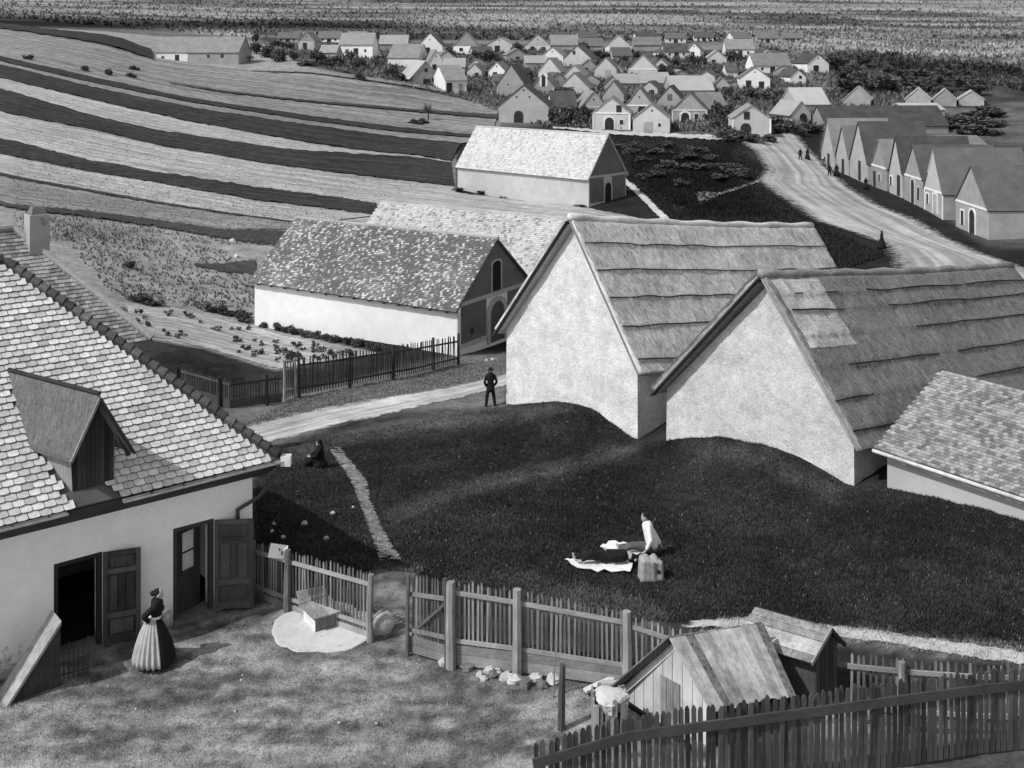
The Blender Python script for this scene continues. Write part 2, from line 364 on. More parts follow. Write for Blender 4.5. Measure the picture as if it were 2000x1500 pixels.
ZONES = [  # (polygon in photo pixels, tone, softness px): soil, dry grass, tilled land
 ([(-900, 5), (1000, 55), (1500, 60), (2900, 60), (2900, -900), (-900, -900)], .16, 8),
 ([(470, 60), (1500, 60), (1640, 130), (1640, 175), (1420, 265), (1150, 260), (960, 245), (880, 190), (600, 120), (470, 110)], .1, 10),
 ([(1400, 60), (2900, 60), (2900, 175), (1900, 190), (1640, 130)], .17, 10),
 ([(1600, 190), (2900, 190), (2900, 520), (1925, 480), (1840, 420), (1700, 340), (1610, 300)], .09, 10),
 ([(-900, 40), (480, 60), (600, 130), (880, 190), (975, 245), (890, 260), (890, 400), (1310, 445), (900, 460), (560, 500), (498, 640), (640, 690), (250, 600), (-900, 640)], .27, 5),
 ([(250, 595), (420, 615), (560, 650), (735, 690), (600, 712), (540, 722), (400, 680), (250, 655)], .4, 5),
 ([(420, 870), (430, 800), (560, 775), (890, 690), (990, 690), (992, 795), (700, 815), (500, 885)], .15, 10),
 ([(-900, 1150), (495, 1168), (740, 1240), (800, 1270), (1230, 1345), (1500, 1372), (1925, 1365), (2900, 1300), (2900, 4000), (-900, 4000)], .2, 8),
 ([(1420, 1440), (2900, 1430), (2900, 4000), (1300, 4000)], .05, 25),
 ([(755, 1000), (900, 944), (1100, 900), (1242, 866), (1242, 888), (1100, 928), (900, 972), (770, 1018)], .055, 14),
 ([(560, 880), (700, 826), (980, 800), (1120, 792), (1120, 806), (960, 826), (700, 862), (560, 905)], .055, 12),
 ([(860, 1125), (1000, 1120), (1250, 1175), (1300, 1215), (1250, 1235), (900, 1165)], .05, 14),
 ([(1330, 862), (1480, 868), (1650, 960), (1620, 985), (1450, 905), (1320, 885)], .045, 14),
 ([(1610, 105), (1900, 120), (2200, 160), (2200, 205), (1640, 190)], .05, 8),
 ([(735, 1110), (810, 1110), (820, 1280), (720, 1245)], .15, 12),
 ([(1440, 1215), (2130, 1285), (2130, 1315), (1650, 1255)], .2, 14),
]
for poly, tn, sf in ZONES:
    w = sst(sdf(poly, PXX, PY), -sf, sf); tone = tone * (1 - w) + tn * w
# pale streaks on the far hillside, seen where plots are bare
far = (YY > 300); st = vnoise(XX / 60, YY / 14, 3) * .6 + vnoise(XX / 25, YY / 6, 4) * .4
tone = np.where(far, tone * (.45 + 1.5 * sst(st, .25, .8)), tone)
mid = (YY > 150) & (YY <= 300); st2 = vnoise(XX / 9, YY / 7, 8); tone = np.where(mid & (tone < .2), tone * (.35 + 1.3 * st2), tone)
yd = sst((45 - YY), 0, 15) * (tone > .12); sp_ = vnoise(XX * .7, YY * 1.6, 41) * .25 + vnoise(XX * 1.6, YY * 4.2, 42) * .3 + vnoise(XX * 3.5, YY * 9, 43) * .3 + vnoise(XX * 9, YY * 17, 46) * .15
tone = np.where(yd > 0, tone * (.45 + 1.15 * sst(sp_, .3, .72)), tone)
sl_ = (YY < 60) & (tone < .06); tone = np.where(sl_, tone * (.5 + 1.6 * (vnoise(XX * .45, YY * .35, 44) * .5 + vnoise(XX * 1.6, YY * 1.2, 45) * .3 + vnoise(XX * 5, YY * 4, 47) * .2) ** 1.4 * 1.6), tone)
# small relief: tussocks on the slope, ruts in the yard
gm = sst(sdf([(1205, 275), (1300, 268), (1430, 272), (1478, 320), (1462, 352), (1500, 392), (1580, 436), (1320, 440), (1225, 350)], PXX, PY), 4, 26)
gn = vnoise(XX / 5, YY / 7, 51) * .6 + vnoise(XX / 2.2, YY / 3, 52) * .4; ZZ = ZZ + gm * (gn - .5) * 1.9; tone = tone * (1 - gm) + tone * gm * (.5 + 2.6 * sst(gn, .55, .8))
near = np.clip((80 - YY) / 40, 0, 1)
ZZ = ZZ + near * ((vnoise(XX * 1.3, YY * 1.3, 1) - .5) * .09 + (vnoise(XX * 4, YY * 4, 2) - .5) * .035)
nz = (NV - 1) * (NU - 1); ii = np.arange(NV * NU).reshape(NV, NU)
quads = np.stack([ii[:-1, :-1], ii[:-1, 1:], ii[1:, 1:], ii[1:, :-1]], -1).reshape(-1, 4)
def np_mesh(name, verts, faces, mat, smooth=True, attrs=None):
    me = bpy.data.meshes.new(name); k = faces.shape[1]
    me.vertices.add(len(verts)); me.vertices.foreach_set('co', np.asarray(verts, np.float32).ravel())
    me.loops.add(faces.size); me.loops.foreach_set('vertex_index', faces.astype(np.int32).ravel())
    me.polygons.add(len(faces)); me.polygons.foreach_set('loop_start', np.arange(0, faces.size, k, dtype=np.int32))
    me.update(calc_edges=True)
    me.polygons.foreach_set('use_smooth', np.full(len(faces), smooth))
    for an, av in (attrs or {}).items():
        a = me.attributes.new(an, 'FLOAT', 'POINT'); a.data.foreach_set('value', np.asarray(av, np.float32).ravel())
    me.materials.append(M[mat]); me.validate(); return me
g = link('ground', np_mesh('ground', np.stack([XX, YY, ZZ], -1).reshape(-1, 3), quads, 'ground', True, {'tone': tone}))
g['kind'] = 'structure'; tag(g, 'dark grassy slope and hillside that the whole hamlet stands on', 'ground')
def hz(x, y):                                     # terrain height, bilinear on the terrain grid
    x = np.asarray(x, float); y = np.asarray(y, float)
    fu = np.clip((x / y - U0) / (U1 - U0) * (NU - 1), 0, NU - 1.001); fv = np.clip((np.log(np.maximum(y, 7.01)) - V0) / (V1 - V0) * (NV - 1), 0, NV - 1.001)
    iu = fu.astype(int); iv = fv.astype(int); a = fu - iu; b = fv - iv
    return (ZZ[iv, iu] * (1 - a) + ZZ[iv, iu + 1] * a) * (1 - b) + (ZZ[iv + 1, iu] * (1 - a) + ZZ[iv + 1, iu + 1] * a) * b
PY = HY + F * (CH - ZZ) / YY
def unproj(px, py, ymin=14.0):                    # where the line of sight through a photo pixel meets the ground
    px = np.atleast_1d(np.asarray(px, float)); py = np.atleast_1d(np.asarray(py, float)); u = (px - CX) / F
    fu = np.clip((u - U0) / (U1 - U0) * (NU - 1), 0, NU - 1.001); iu = fu.astype(int); a = fu - iu
    out = np.empty((len(px), 3)); iv0 = int((math.log(ymin) - V0) / (V1 - V0) * (NV - 1))
    for c in range(0, len(px), 4000):
        s_ = slice(c, c + 4000)
        prof = PY[iv0:, iu[s_]] * (1 - a[s_]) + PY[iv0:, iu[s_] + 1] * a[s_]      # (nv, n) row in the photo along the ray
        hit = prof <= py[s_][None]; k = np.argmax(hit, 0); k = np.where(hit.any(0), k, prof.shape[0] - 1); k = np.maximum(k, 1)
        n_ = np.arange(len(k)); p0 = prof[k - 1, n_]; p1 = prof[k, n_]
        t = np.clip((p0 - py[s_]) / np.where(abs(p0 - p1) < 1e-9, 1e-9, p0 - p1), 0, 1)
        Y = np.exp(vg[iv0 + k - 1] * (1 - t) + vg[iv0 + k] * t); out[s_, 1] = Y; out[s_, 0] = u[s_] * Y
    out[:, 2] = hz(out[:, 0], out[:, 1]); return out
def gp(px, py): return Vector(unproj(px, py)[0])
def at(px, py, Y): return Vector(((px - CX) * Y / F, Y, CH - (py - HY) * Y / F))
def on_plane(px, py, p, n):                       # line of sight through a pixel cut with a plane
    d = Vector(((px - CX) / F, 1, -(py - HY) / F)); o = Vector((0, 0, CH)); n = Vector(n)
    return o + d * ((Vector(p) - o).dot(n) / d.dot(n))

def resample(pl, n):
    pl = np.array(pl, float); d = np.r_[0, np.cumsum(np.hypot(*np.diff(pl, axis=0).T))]; t = np.linspace(0, d[-1], n)
    return np.c_[np.interp(t, d, pl[:, 0]), np.interp(t, d, pl[:, 1])]
SHEET = [0]
def sheet(name, a, b, mat, label, n=120, m=10, dz=.03, jit=1.5, kind='structure', ends=False, cat='field'):
    SHEET[0] += 1
    A_ = resample(a, n); B_ = resample(b, n); t = np.linspace(0, 1, m)[None, :, None]
    jf = .35 if cat in ('road', 'lane') else .8; j = (vnoise(np.arange(n) * jf, np.full(n, SHEET[0] * 7.7), 5) - .5)[:, None] * jit * 2; j2 = (vnoise(np.arange(n) * jf, np.full(n, SHEET[0] * 3.3), 6) - .5)[:, None] * jit * 2
    A_[:, 1:] += j; B_[:, 1:] += j2
    G = A_[:, None] * (1 - t) + B_[:, None] * t; P = unproj(G[..., 0].ravel(), G[..., 1].ravel())
    P[:, 2] += dz * np.maximum(1, P[:, 1] / 60); k = np.arange(n * m).reshape(n, m)
    q = np.stack([k[:-1, :-1], k[1:, :-1], k[1:, 1:], k[:-1, 1:]], -1).reshape(-1, 4)
    cr = np.broadcast_to(t[..., 0], (n, m)); al = np.broadcast_to(np.linspace(0, 1, n)[:, None], (n, m))
    ed = np.minimum(cr, 1 - cr) * 2
    if ends: ed = np.minimum(ed, np.minimum(al, 1 - al) * 8)
    o = link(name, np_mesh(name, P, q, mat, True, {'edge': ed, 'cross': cr, 'along': al})); o['kind'] = kind
    tag(o, label, cat); return o

# ------------------------------------------------------------------ fields, roads and paths
M['field_p'] = m_sheet('pale_stubble', .37, .26, .9, 0, fine=3, streak=22)
M['field_g'] = m_sheet('grey_stubble', .23, .34, .7, 0, fine=2.5, streak=30)
M['field_d'] = m_sheet('dark_ploughed_soil', .045, .4, .8, 0, fine=3, streak=16)
M['field_l'] = m_sheet('dark_furrow', .06, .4, 1.2, .5)
M['lane'] = m_sheet('chalky_lane', .45, .22, 1.0, .3, streak=9)
M['vroad'] = m_sheet('village_road_dust', .36, .2, .3, .22, streak=12, fine=2)
M['path'] = m_sheet('trodden_path', .24, .5, 2.5, .95, es=5)
M['path_w'] = m_sheet('chalk_path', .5, .25, 1.2, .45)
B_ = {  # field boundaries, photo pixels, running from the left edge to the right
 'u': [(-380, -60), (30, 58), (120, 74), (210, 90), (300, 118), (390, 130), (480, 138), (600, 152), (700, 166), (800, 176), (880, 190), (975, 212)],
 's1a': [(-380, 20), (27, 118), (180, 153), (360, 192), (600, 228), (770, 250), (906, 264), (960, 268)],
 's1b': [(-380, 32), (27, 128), (180, 163), (360, 200), (600, 237), (770, 259), (906, 270), (960, 273)],
 's2a': [(-380, 40), (27, 135), (180, 172), (360, 210), (600, 246), (760, 268), (900, 282)],
 's2b': [(-380, 60), (27, 160), (180, 196), (360, 237), (600, 280), (720, 297), (820, 306), (880, 317)],
 's3a': [(-380, 80), (27, 183), (180, 228), (300, 255), (540, 291), (600, 297), (700, 303), (820, 310), (880, 320)],
 's3b': [(-380, 115), (27, 226), (180, 255), (320, 287), (540, 324), (720, 347), (886, 366)],
 's4a': [(-380, 175), (27, 279), (180, 316), (320, 340), (500, 367), (735, 398)],
 's4b': [(-380, 205), (27, 308), (180, 337), (320, 361), (500, 393), (735, 421)],
 's5a': [(-380, 240), (27, 346), (180, 373), (320, 398), (450, 418), (600, 438)],
 's5b': [(-380, 246), (27, 351), (180, 378), (320, 402), (450, 421), (600, 440)],
 's6a': [(-380, 300), (27, 401), (180, 415), (320, 433), (440, 450), (560, 449)],
 's6b': [(-380, 310), (27, 410), (180, 427), (320, 447), (440, 470), (560, 489)]}
sheet('field_strip', B_['u'], B_['s1a'], 'field_g', 'broad grey stubble field below the long low farmhouse', 160, 40, .05)
sheet('field_strip', [(330, 164), (435, 181), (600, 199), (800, 216), (972, 227)], [(330, 166), (435, 184), (600, 203), (800, 221), (972, 236)], 'field_l', 'thin dark baulk dividing the broad grey stubble field', 120, 4, .12, 1)
sheet('field_strip', [(-300, 6), (60, 56), (150, 66), (230, 76), (296, 100)], [(-300, 22), (60, 66), (150, 80), (230, 96), (298, 118)], 'field_d', 'dark turf bank left of the long low farmhouse', 80, 6, .12, 1.5)
sheet('field_strip', B_['s1a'], B_['s1b'], 'field_d', 'narrowest dark ploughed strip, highest on the slope', 160, 5, .09, 1)
sheet('field_strip', B_['s1b'], B_['s2a'], 'field_g', 'thin pale strip between the two highest dark strips', 160, 6, .05, 1)
sheet('field_strip', B_['s2a'], B_['s2b'], 'field_d', 'second dark ploughed strip from the top of the slope', 160, 14, .09)
sheet('field_strip', B_['s2b'], B_['s3a'], 'field_p', 'pale stubble strip between the two widest dark strips', 160, 14, .05)
sheet('field_strip', B_['s3a'], B_['s3b'], 'field_d', 'widest dark ploughed strip, ending at the pale roofed barn', 160, 18, .09)
sheet('field_strip', B_['s3b'], [*B_['s4a'][:-1], (740, 396), (890, 376)], 'field_p', 'widest pale stubble strip, above the lowest dark band', 160, 22, .05)
sheet('field_strip', B_['s4a'], B_['s4b'], 'field_d', 'lowest dark ploughed strip, ending at the mottled tile roof', 160, 14, .09, 2)
sheet('field_strip', B_['s4b'], B_['s5a'], 'field_p', 'pale stubble strip just below the lowest dark band', 160, 16, .05)
sheet('field_strip', B_['s5a'], B_['s5b'], 'field_l', 'thin dark furrow line across the near field', 160, 3, .09, .8)
sheet('field_strip', B_['s5b'], B_['s6a'], 'field_g', 'grey fallow strip above the dark baulk near the chimney', 160, 16, .05)
sheet('field_strip', B_['s6a'], B_['s6b'], 'field_l', 'dark baulk running from the chimney to the white press house', 160, 10, .09, 2)
sheet('field_strip', [(700, 352), (890, 377), (1148, 408), (1230, 424), (1312, 443)], [(660, 400), (760, 404), (900, 418), (1120, 438), (1310, 452)], 'field_p', 'pale plot in front of the steep roofed barn', 100, 12, .05)
sheet('field_strip', [(380, 516), (440, 514), (500, 506)], [(380, 521), (440, 534), (500, 541)], 'field_l', 'short dark wedge of turf behind the white press house', 40, 6, .06)
sheet('garden_bed', [(250, 597), (330, 600), (420, 618), (540, 650), (640, 674), (736, 690)], [(250, 652), (330, 662), (420, 686), (545, 722), (590, 712), (640, 706)], 'field_p', 'pale garden bed dotted with plants beside the picket fence', 90, 20, .04)
sheet('lane', [(440, 838), (500, 826), (640, 793), (800, 768), (900, 752), (992, 730), (1060, 715)], [(440, 884), (505, 873), (640, 838), (780, 805), (900, 778), (992, 752), (1060, 735)], 'lane', 'chalky cart lane passing the garden fence and thatched barn', 160, 18, .03, 1, cat='lane')
sheet('village_road', [(1425, 268), (1470, 296), (1492, 332), (1474, 352), (1520, 388), (1580, 430), (1660, 455), (1715, 475), (1735, 505), (1745, 560)], [(1560, 262), (1592, 300), (1622, 330), (1664, 366), (1722, 402), (1800, 432), (1862, 470), (1935, 500), (2050, 540), (2060, 580)], 'vroad', 'dusty village road in front of the row of cellar houses', 160, 30, .05, .6, cat='road')
sheet('footpath', [(644, 880), (664, 912), (684, 940), (702, 985), (718, 1030), (732, 1070), (742, 1100)], [(664, 874), (690, 908), (716, 938), (726, 982), (744, 1026), (764, 1064), (786, 1096)], 'path', 'narrow worn footpath climbing the dark grass slope', 90, 8, .05, 1.2, ends=True, cat='path')
sheet('footpath', [(1330, 1216), (1440, 1206), (1540, 1208), (1650, 1224), (1760, 1240), (1935, 1264), (2140, 1290)], [(1330, 1228), (1440, 1230), (1540, 1236), (1650, 1250), (1760, 1264), (1935, 1292), (2140, 1320)], 'path_w', 'pale chalk path behind the small plank sheds', 110, 10, .03, 3, ends=True, cat='path')
sheet('footpath', [(1200, 344), (1228, 368), (1262, 400), (1296, 436), (1312, 450)], [(1206, 340), (1240, 362), (1276, 396), (1312, 432), (1332, 450)], 'path_w', 'pale footpath leading away from the steep roofed barn', 70, 8, .05, 1.5, cat='path')
sheet('footpath', [(1080, 248), (1180, 256), (1300, 262), (1420, 266)], [(1080, 252), (1180, 263), (1300, 270), (1420, 276)], 'path_w', 'pale track in front of the lowest far cellar houses', 70, 6, .06, 1.5, cat='path')
sheet('footpath', [(1358, 378), (1378, 374), (1400, 378), (1440, 366), (1484, 352)], [(1366, 398), (1382, 394), (1402, 384), (1444, 371), (1484, 357)], 'path', 'short bare track in the dark gully by the road', 50, 6, .05, 1.5, ends=True, cat='path')
sheet('footpath', [(490, 138), (600, 138), (700, 150), (800, 164), (870, 176)], [(490, 142), (600, 144), (700, 157), (800, 171), (870, 184)], 'path', 'thin track along the upper edge of the grey stubble field', 70, 5, .09, 1, cat='path')

# ------------------------------------------------------------------ generic gable house: local x across the gable, y along the ridge, z up
def arch_poly(u0, u1, z0, z1, arch, n=8):
    if not arch: return [(u0, z0), (u1, z0), (u1, z1), (u0, z1)]
    r = (u1 - u0) / 2; c = (u0 + u1) / 2; k = arch * r
    return [(u0, z0), (u1, z0)] + [(c + r * math.cos(math.pi * i / n), z1 - k + k * math.sin(math.pi * i / n)) for i in range(n + 1)]
def ring(outer_w, poly):                          # slightly larger outline of an opening
    us = [p[0] for p in poly]; c = (min(us) + max(us)) / 2; r = (max(us) - min(us)) / 2; k = (r + outer_w) / r
    return [(c + (u - c) * k, z if i < 2 else z + outer_w) for i, (u, z) in enumerate(poly)]
def face_pts(face, w, L, poly, off):              # face coordinates -> house coordinates
    if face == 'g': return [(u, -off, z) for u, z in poly]
    if face == 'l': return [(-w / 2 - off, L - u, z) for u, z in poly]      # long wall at -x, u from the far end
    return [(w / 2 + off, u, z) for u, z in poly]                            # long wall at +x, u from the gable
FN = {'g': (0, -1, 0), 'l': (-1, 0, 0), 'r': (1, 0, 0)}
def opening(t, name, mat, face, w, L, u0, u1, z0, z1, arch=0, frame=None, fw=.14, mull=False, pane='vdoor'):
    poly = arch_poly(u0, u1, z0, z1, arch); ext = Vector(FN[face])
    o = MB().prism(face_pts(face, w, L, poly, 0.0), ext * .05).build(name, mat, t)
    if frame:
        outer = ring(fw, poly); n = len(poly); a = face_pts(face, w, L, outer, .0); b = face_pts(face, w, L, poly, .0)
        mb = MB(); e = ext * .09; ai = range(1, n)
        pts = a + b + [tuple(Vector(p) + e) for p in a] + [tuple(Vector(p) + e) for p in b]
        fs = []
        for i in range(1, n):
            j = (i + 1) % n
            fs += [(2 * n + i, 2 * n + j, 3 * n + j, 3 * n + i), (i, j, 2 * n + j, 2 * n + i), (n + j, n + i, 3 * n + i, 3 * n + j)]
        mb.add(pts, fs).build('frame', frame, t).parent = o
    return o
def roof_slab(mb, x0, z0, x1, z1, ya, yb, th, k=0.0):  # slab from eave (x0,z0) to ridge (x1,z1), between ya and yb, thickness up
    nx, nz = -(z1 - z0), (x1 - x0); q = math.hypot(nx, nz); nx, nz = nx / q * th, nz / q * th
    if nz < 0: nx, nz = -nx, -nz
    mb.hexa([(x0, ya, z0 + k * ya), (x1, ya, z1 + k * ya), (x1, yb, z1 + k * yb), (x0, yb, z0 + k * yb),
             (x0 + nx, ya, z0 + nz + k * ya), (x1 + (nx if abs(x1) > 9e9 else 0), ya, z1 + th * 1.25 + k * ya), (x1, yb, z1 + th * 1.25 + k * yb), (x0 + nx, yb, z0 + nz + k * yb)])
TILE_CACHE = {}
def tile_slope(mb, p0, uvec, svec, nvec, nu, ns, tw, ex, th=.025, keep=None, jit=.012):
    """courses of single tiles lapping down a slope; p0 = eave corner, uvec along, svec up the slope"""
    p0, uvec, svec, nvec = (Vector(a) for a in (p0, uvec, svec, nvec)); c = 0
    for r in range(ns):
        for i in range(nu):
            u = (i + (.5 if r % 2 else 0)) * tw; s_ = r * ex
            if keep and not keep(u + tw / 2, s_ + ex / 2): continue
            j = random.uniform(-jit, jit); j2 = random.uniform(0, jit)
            b = p0 + uvec * (u + j * .4) + svec * (s_ - .03 + j)
            lo = nvec * (th * 1.6 + j2); hi = nvec * (th * .35)
            w_ = uvec * (tw * .95); l_ = svec * (ex * 1.25)
            mb.add([b + lo, b + w_ + lo, b + w_ + l_ + hi, b + l_ + hi, b, b + w_], [(0, 1, 2, 3), (4, 5, 1, 0), (1, 5, 2), (4, 0, 3)]); c += 1
    return c
def house(name, label, cat, loc, th_deg, w, L, he, hr, wall='vlight', roof='vroof', gable=None, oh=.25, vo=.2, rt=.12, band=None,
          corners=None, ops=(), chim=None, group=None, base=1.6, apex=0.0, k=0.0, tiles=None, rafters=0):
    t = thing(name, label, cat, loc, math.radians(th_deg), group)
    h = w / 2; mb = MB(); ridge = hr - rt * .6
    mb.add([(-h, 0, -base), (h, 0, -base), (h, 0, he), (apex, 0, ridge), (-h, 0, he), (-h, L, -base), (h, L, -base), (h, L, he + k * L), (apex, L, ridge + k * L), (-h, L, he + k * L)],
           [(0, 1, 2, 3, 4), (9, 8, 7, 6, 5), (1, 6, 7, 2), (5, 0, 4, 9), (2, 7, 8, 3), (4, 3, 8, 9), (0, 5, 6, 1)])
    wl_ = mb.build('wall', wall, t)
    if gable:                                     # gable field above the eaves in another tone
        e = .03; MB().prism([(-h + .02, -.004, he + .02), (h - .02, -.004, he + .02), (apex, -.004, ridge - .05)], (0, -e, 0)).build('gable_panel', gable, t)
    sl = [(-1, (ridge - he) / (apex + h)), (1, (ridge - he) / (h - apex))]; rp = None
    rb = MB()
    for sgn, sp in sl:
        xe = sgn * (h + oh); ze = he - oh * sp
        roof_slab(rb, xe, ze + .02, apex, ridge + .02, -vo, L + vo, rt, k)
    rp = rb.build('roof', roof, t)
    if band:
        MB().box(-h - .02, h + .02, -.075, -.034 if gable else -.004, he - .02, he + .2).build('cornice_band', band, t)
    if corners:
        for x0 in (-h - .01, h - .24): MB().box(x0, x0 + .25, -.06, -.004, -base * .6, he - .025).build('corner_pilaster', corners, t)
        for sg in (-1, 1):
            sp = (ridge - he) / h
            MB().beam((sg * (h - .1), -.05, he + .3), (apex + sg * .02, -.05, ridge - .12), .03, .16, (0, -1, 0)).build('verge_stripe', corners, t)
    for o in ops: opening(t, w=w, L=L, **o)
    if chim:
        cx_, cy_, cw, cht = chim
        zt = ridge - abs(cx_) * (ridge - he) / h + k * cy_
        c = MB().box(cx_ - cw, cx_ + cw, cy_ - cw, cy_ + cw, zt - .4, zt + cht).build('chimney', 'vlight', t)
        MB().box(cx_ - cw * 1.25, cx_ + cw * 1.25, cy_ - cw * 1.25, cy_ + cw * 1.25, zt + cht, zt + cht + .12).build('chimney_cap', 'vgrey', t).parent = c
    for side, mat, tw, ex in (tiles or ()):
        sgn, sp = sl[0] if side == 'l' else sl[1]
        xe = sgn * (h + oh); ze = he - oh * sp; n2 = Vector((-sgn * 0, 0, 0))
        sv = Vector((apex - xe, 0, ridge - ze)); slen = sv.length + .1; sv.normalize()
        nv = Vector((sgn * sv.z, 0, abs(sv.x))); p0 = Vector((xe, -vo, ze + .02)) + nv * rt
        tb = MB(); uv = Vector((0, 1, k)).normalized()
        tile_slope(tb, p0, uv, sv, nv, int((L + 2 * vo) / tw), int(slen / ex), tw, ex)
        o = tb.build('roof_tiles', mat, t, kind='stuff'); o.parent = rp
        rbm = MB(); rbm.tube([(apex, -vo - .02, ridge + rt * 1.3), (apex, L + vo, ridge + rt * 1.3 + k * L)], .11, 8).build('ridge_tiles', mat, t).parent = rp
    if rafters:
        for i in range(rafters):
            y = L * (i + .5) / rafters; sp = sl[0][1]
            MB().box(-h - oh + .03, -h - .002, y - .07, y + .07, he - oh * sp - .06 + k * y, he - oh * sp + .03 + k * y).build('rafter_end', 'dark_wood', t)
    return t
def door(u, w_, h_, arch=0, frame=None, face='g', mat='vdoor', z=0.0, fw=.16): return dict(name='door', mat=mat, face=face, u0=u - w_ / 2, u1=u + w_ / 2, z0=z, z1=z + h_, arch=arch, frame=frame, fw=fw)
def win(u, z, w_=.5, h_=.6, frame=None, face='g', arch=0, mat='vdoor', fw=.13): return dict(name='window', mat=mat, face=face, u0=u - w_ / 2, u1=u + w_ / 2, z0=z, z1=z + h_, arch=arch, frame=frame, fw=fw)
def vent(u, z, face='g'): return dict(name='vent_hole', mat='black', face=face, u0=u - .13, u1=u + .13, z0=z, z1=z + .26)

# ------------------------------------------------------------------ middle ground: press house, mottled roof, steep barn
WHL = 14.9
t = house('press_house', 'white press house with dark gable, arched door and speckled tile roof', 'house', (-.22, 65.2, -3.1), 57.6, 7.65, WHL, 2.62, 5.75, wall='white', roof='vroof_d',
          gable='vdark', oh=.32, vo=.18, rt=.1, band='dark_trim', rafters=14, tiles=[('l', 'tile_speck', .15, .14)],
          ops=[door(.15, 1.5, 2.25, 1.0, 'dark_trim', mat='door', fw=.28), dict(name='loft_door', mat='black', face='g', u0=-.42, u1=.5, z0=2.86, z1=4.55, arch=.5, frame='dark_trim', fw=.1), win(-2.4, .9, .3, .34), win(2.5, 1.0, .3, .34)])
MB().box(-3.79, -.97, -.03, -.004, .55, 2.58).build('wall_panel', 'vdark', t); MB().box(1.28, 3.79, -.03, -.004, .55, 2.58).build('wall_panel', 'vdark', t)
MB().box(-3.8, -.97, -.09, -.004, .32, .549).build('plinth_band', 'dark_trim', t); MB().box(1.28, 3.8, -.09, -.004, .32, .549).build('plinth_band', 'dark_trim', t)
MB().box(-3.83, -3.55, -.06, -.031, -.5, 2.58).build('corner_pilaster', 'trim', t)
dirb = Vector((-.845, .536, 0)); rb_r = at(1112, 430, 76)
house('tiled_house', 'long house behind the white press house, pale tiles with dark gaps', 'house', (rb_r.x + .1, rb_r.y, -3.4), 57.6, 8.4, 15.6, 2.2, rb_r.z + 3.4, wall='vlight', roof='vroof', oh=.3, tiles=[('l', 'tile_back', .2, .17)])
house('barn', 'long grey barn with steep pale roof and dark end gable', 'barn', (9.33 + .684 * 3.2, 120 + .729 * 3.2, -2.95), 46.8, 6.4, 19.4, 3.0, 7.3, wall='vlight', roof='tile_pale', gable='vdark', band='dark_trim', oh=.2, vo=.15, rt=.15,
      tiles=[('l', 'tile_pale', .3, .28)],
      ops=[dict(name='wall_panel', mat='vdark', face='g', u0=-3.0, u1=-.75, z0=.4, z1=2.95), dict(name='wall_panel', mat='vdark', face='g', u0=.75, u1=3.0, z0=.4, z1=2.95), door(0, 1.1, 2.3, 1.0, 'dark_trim', mat='black')])

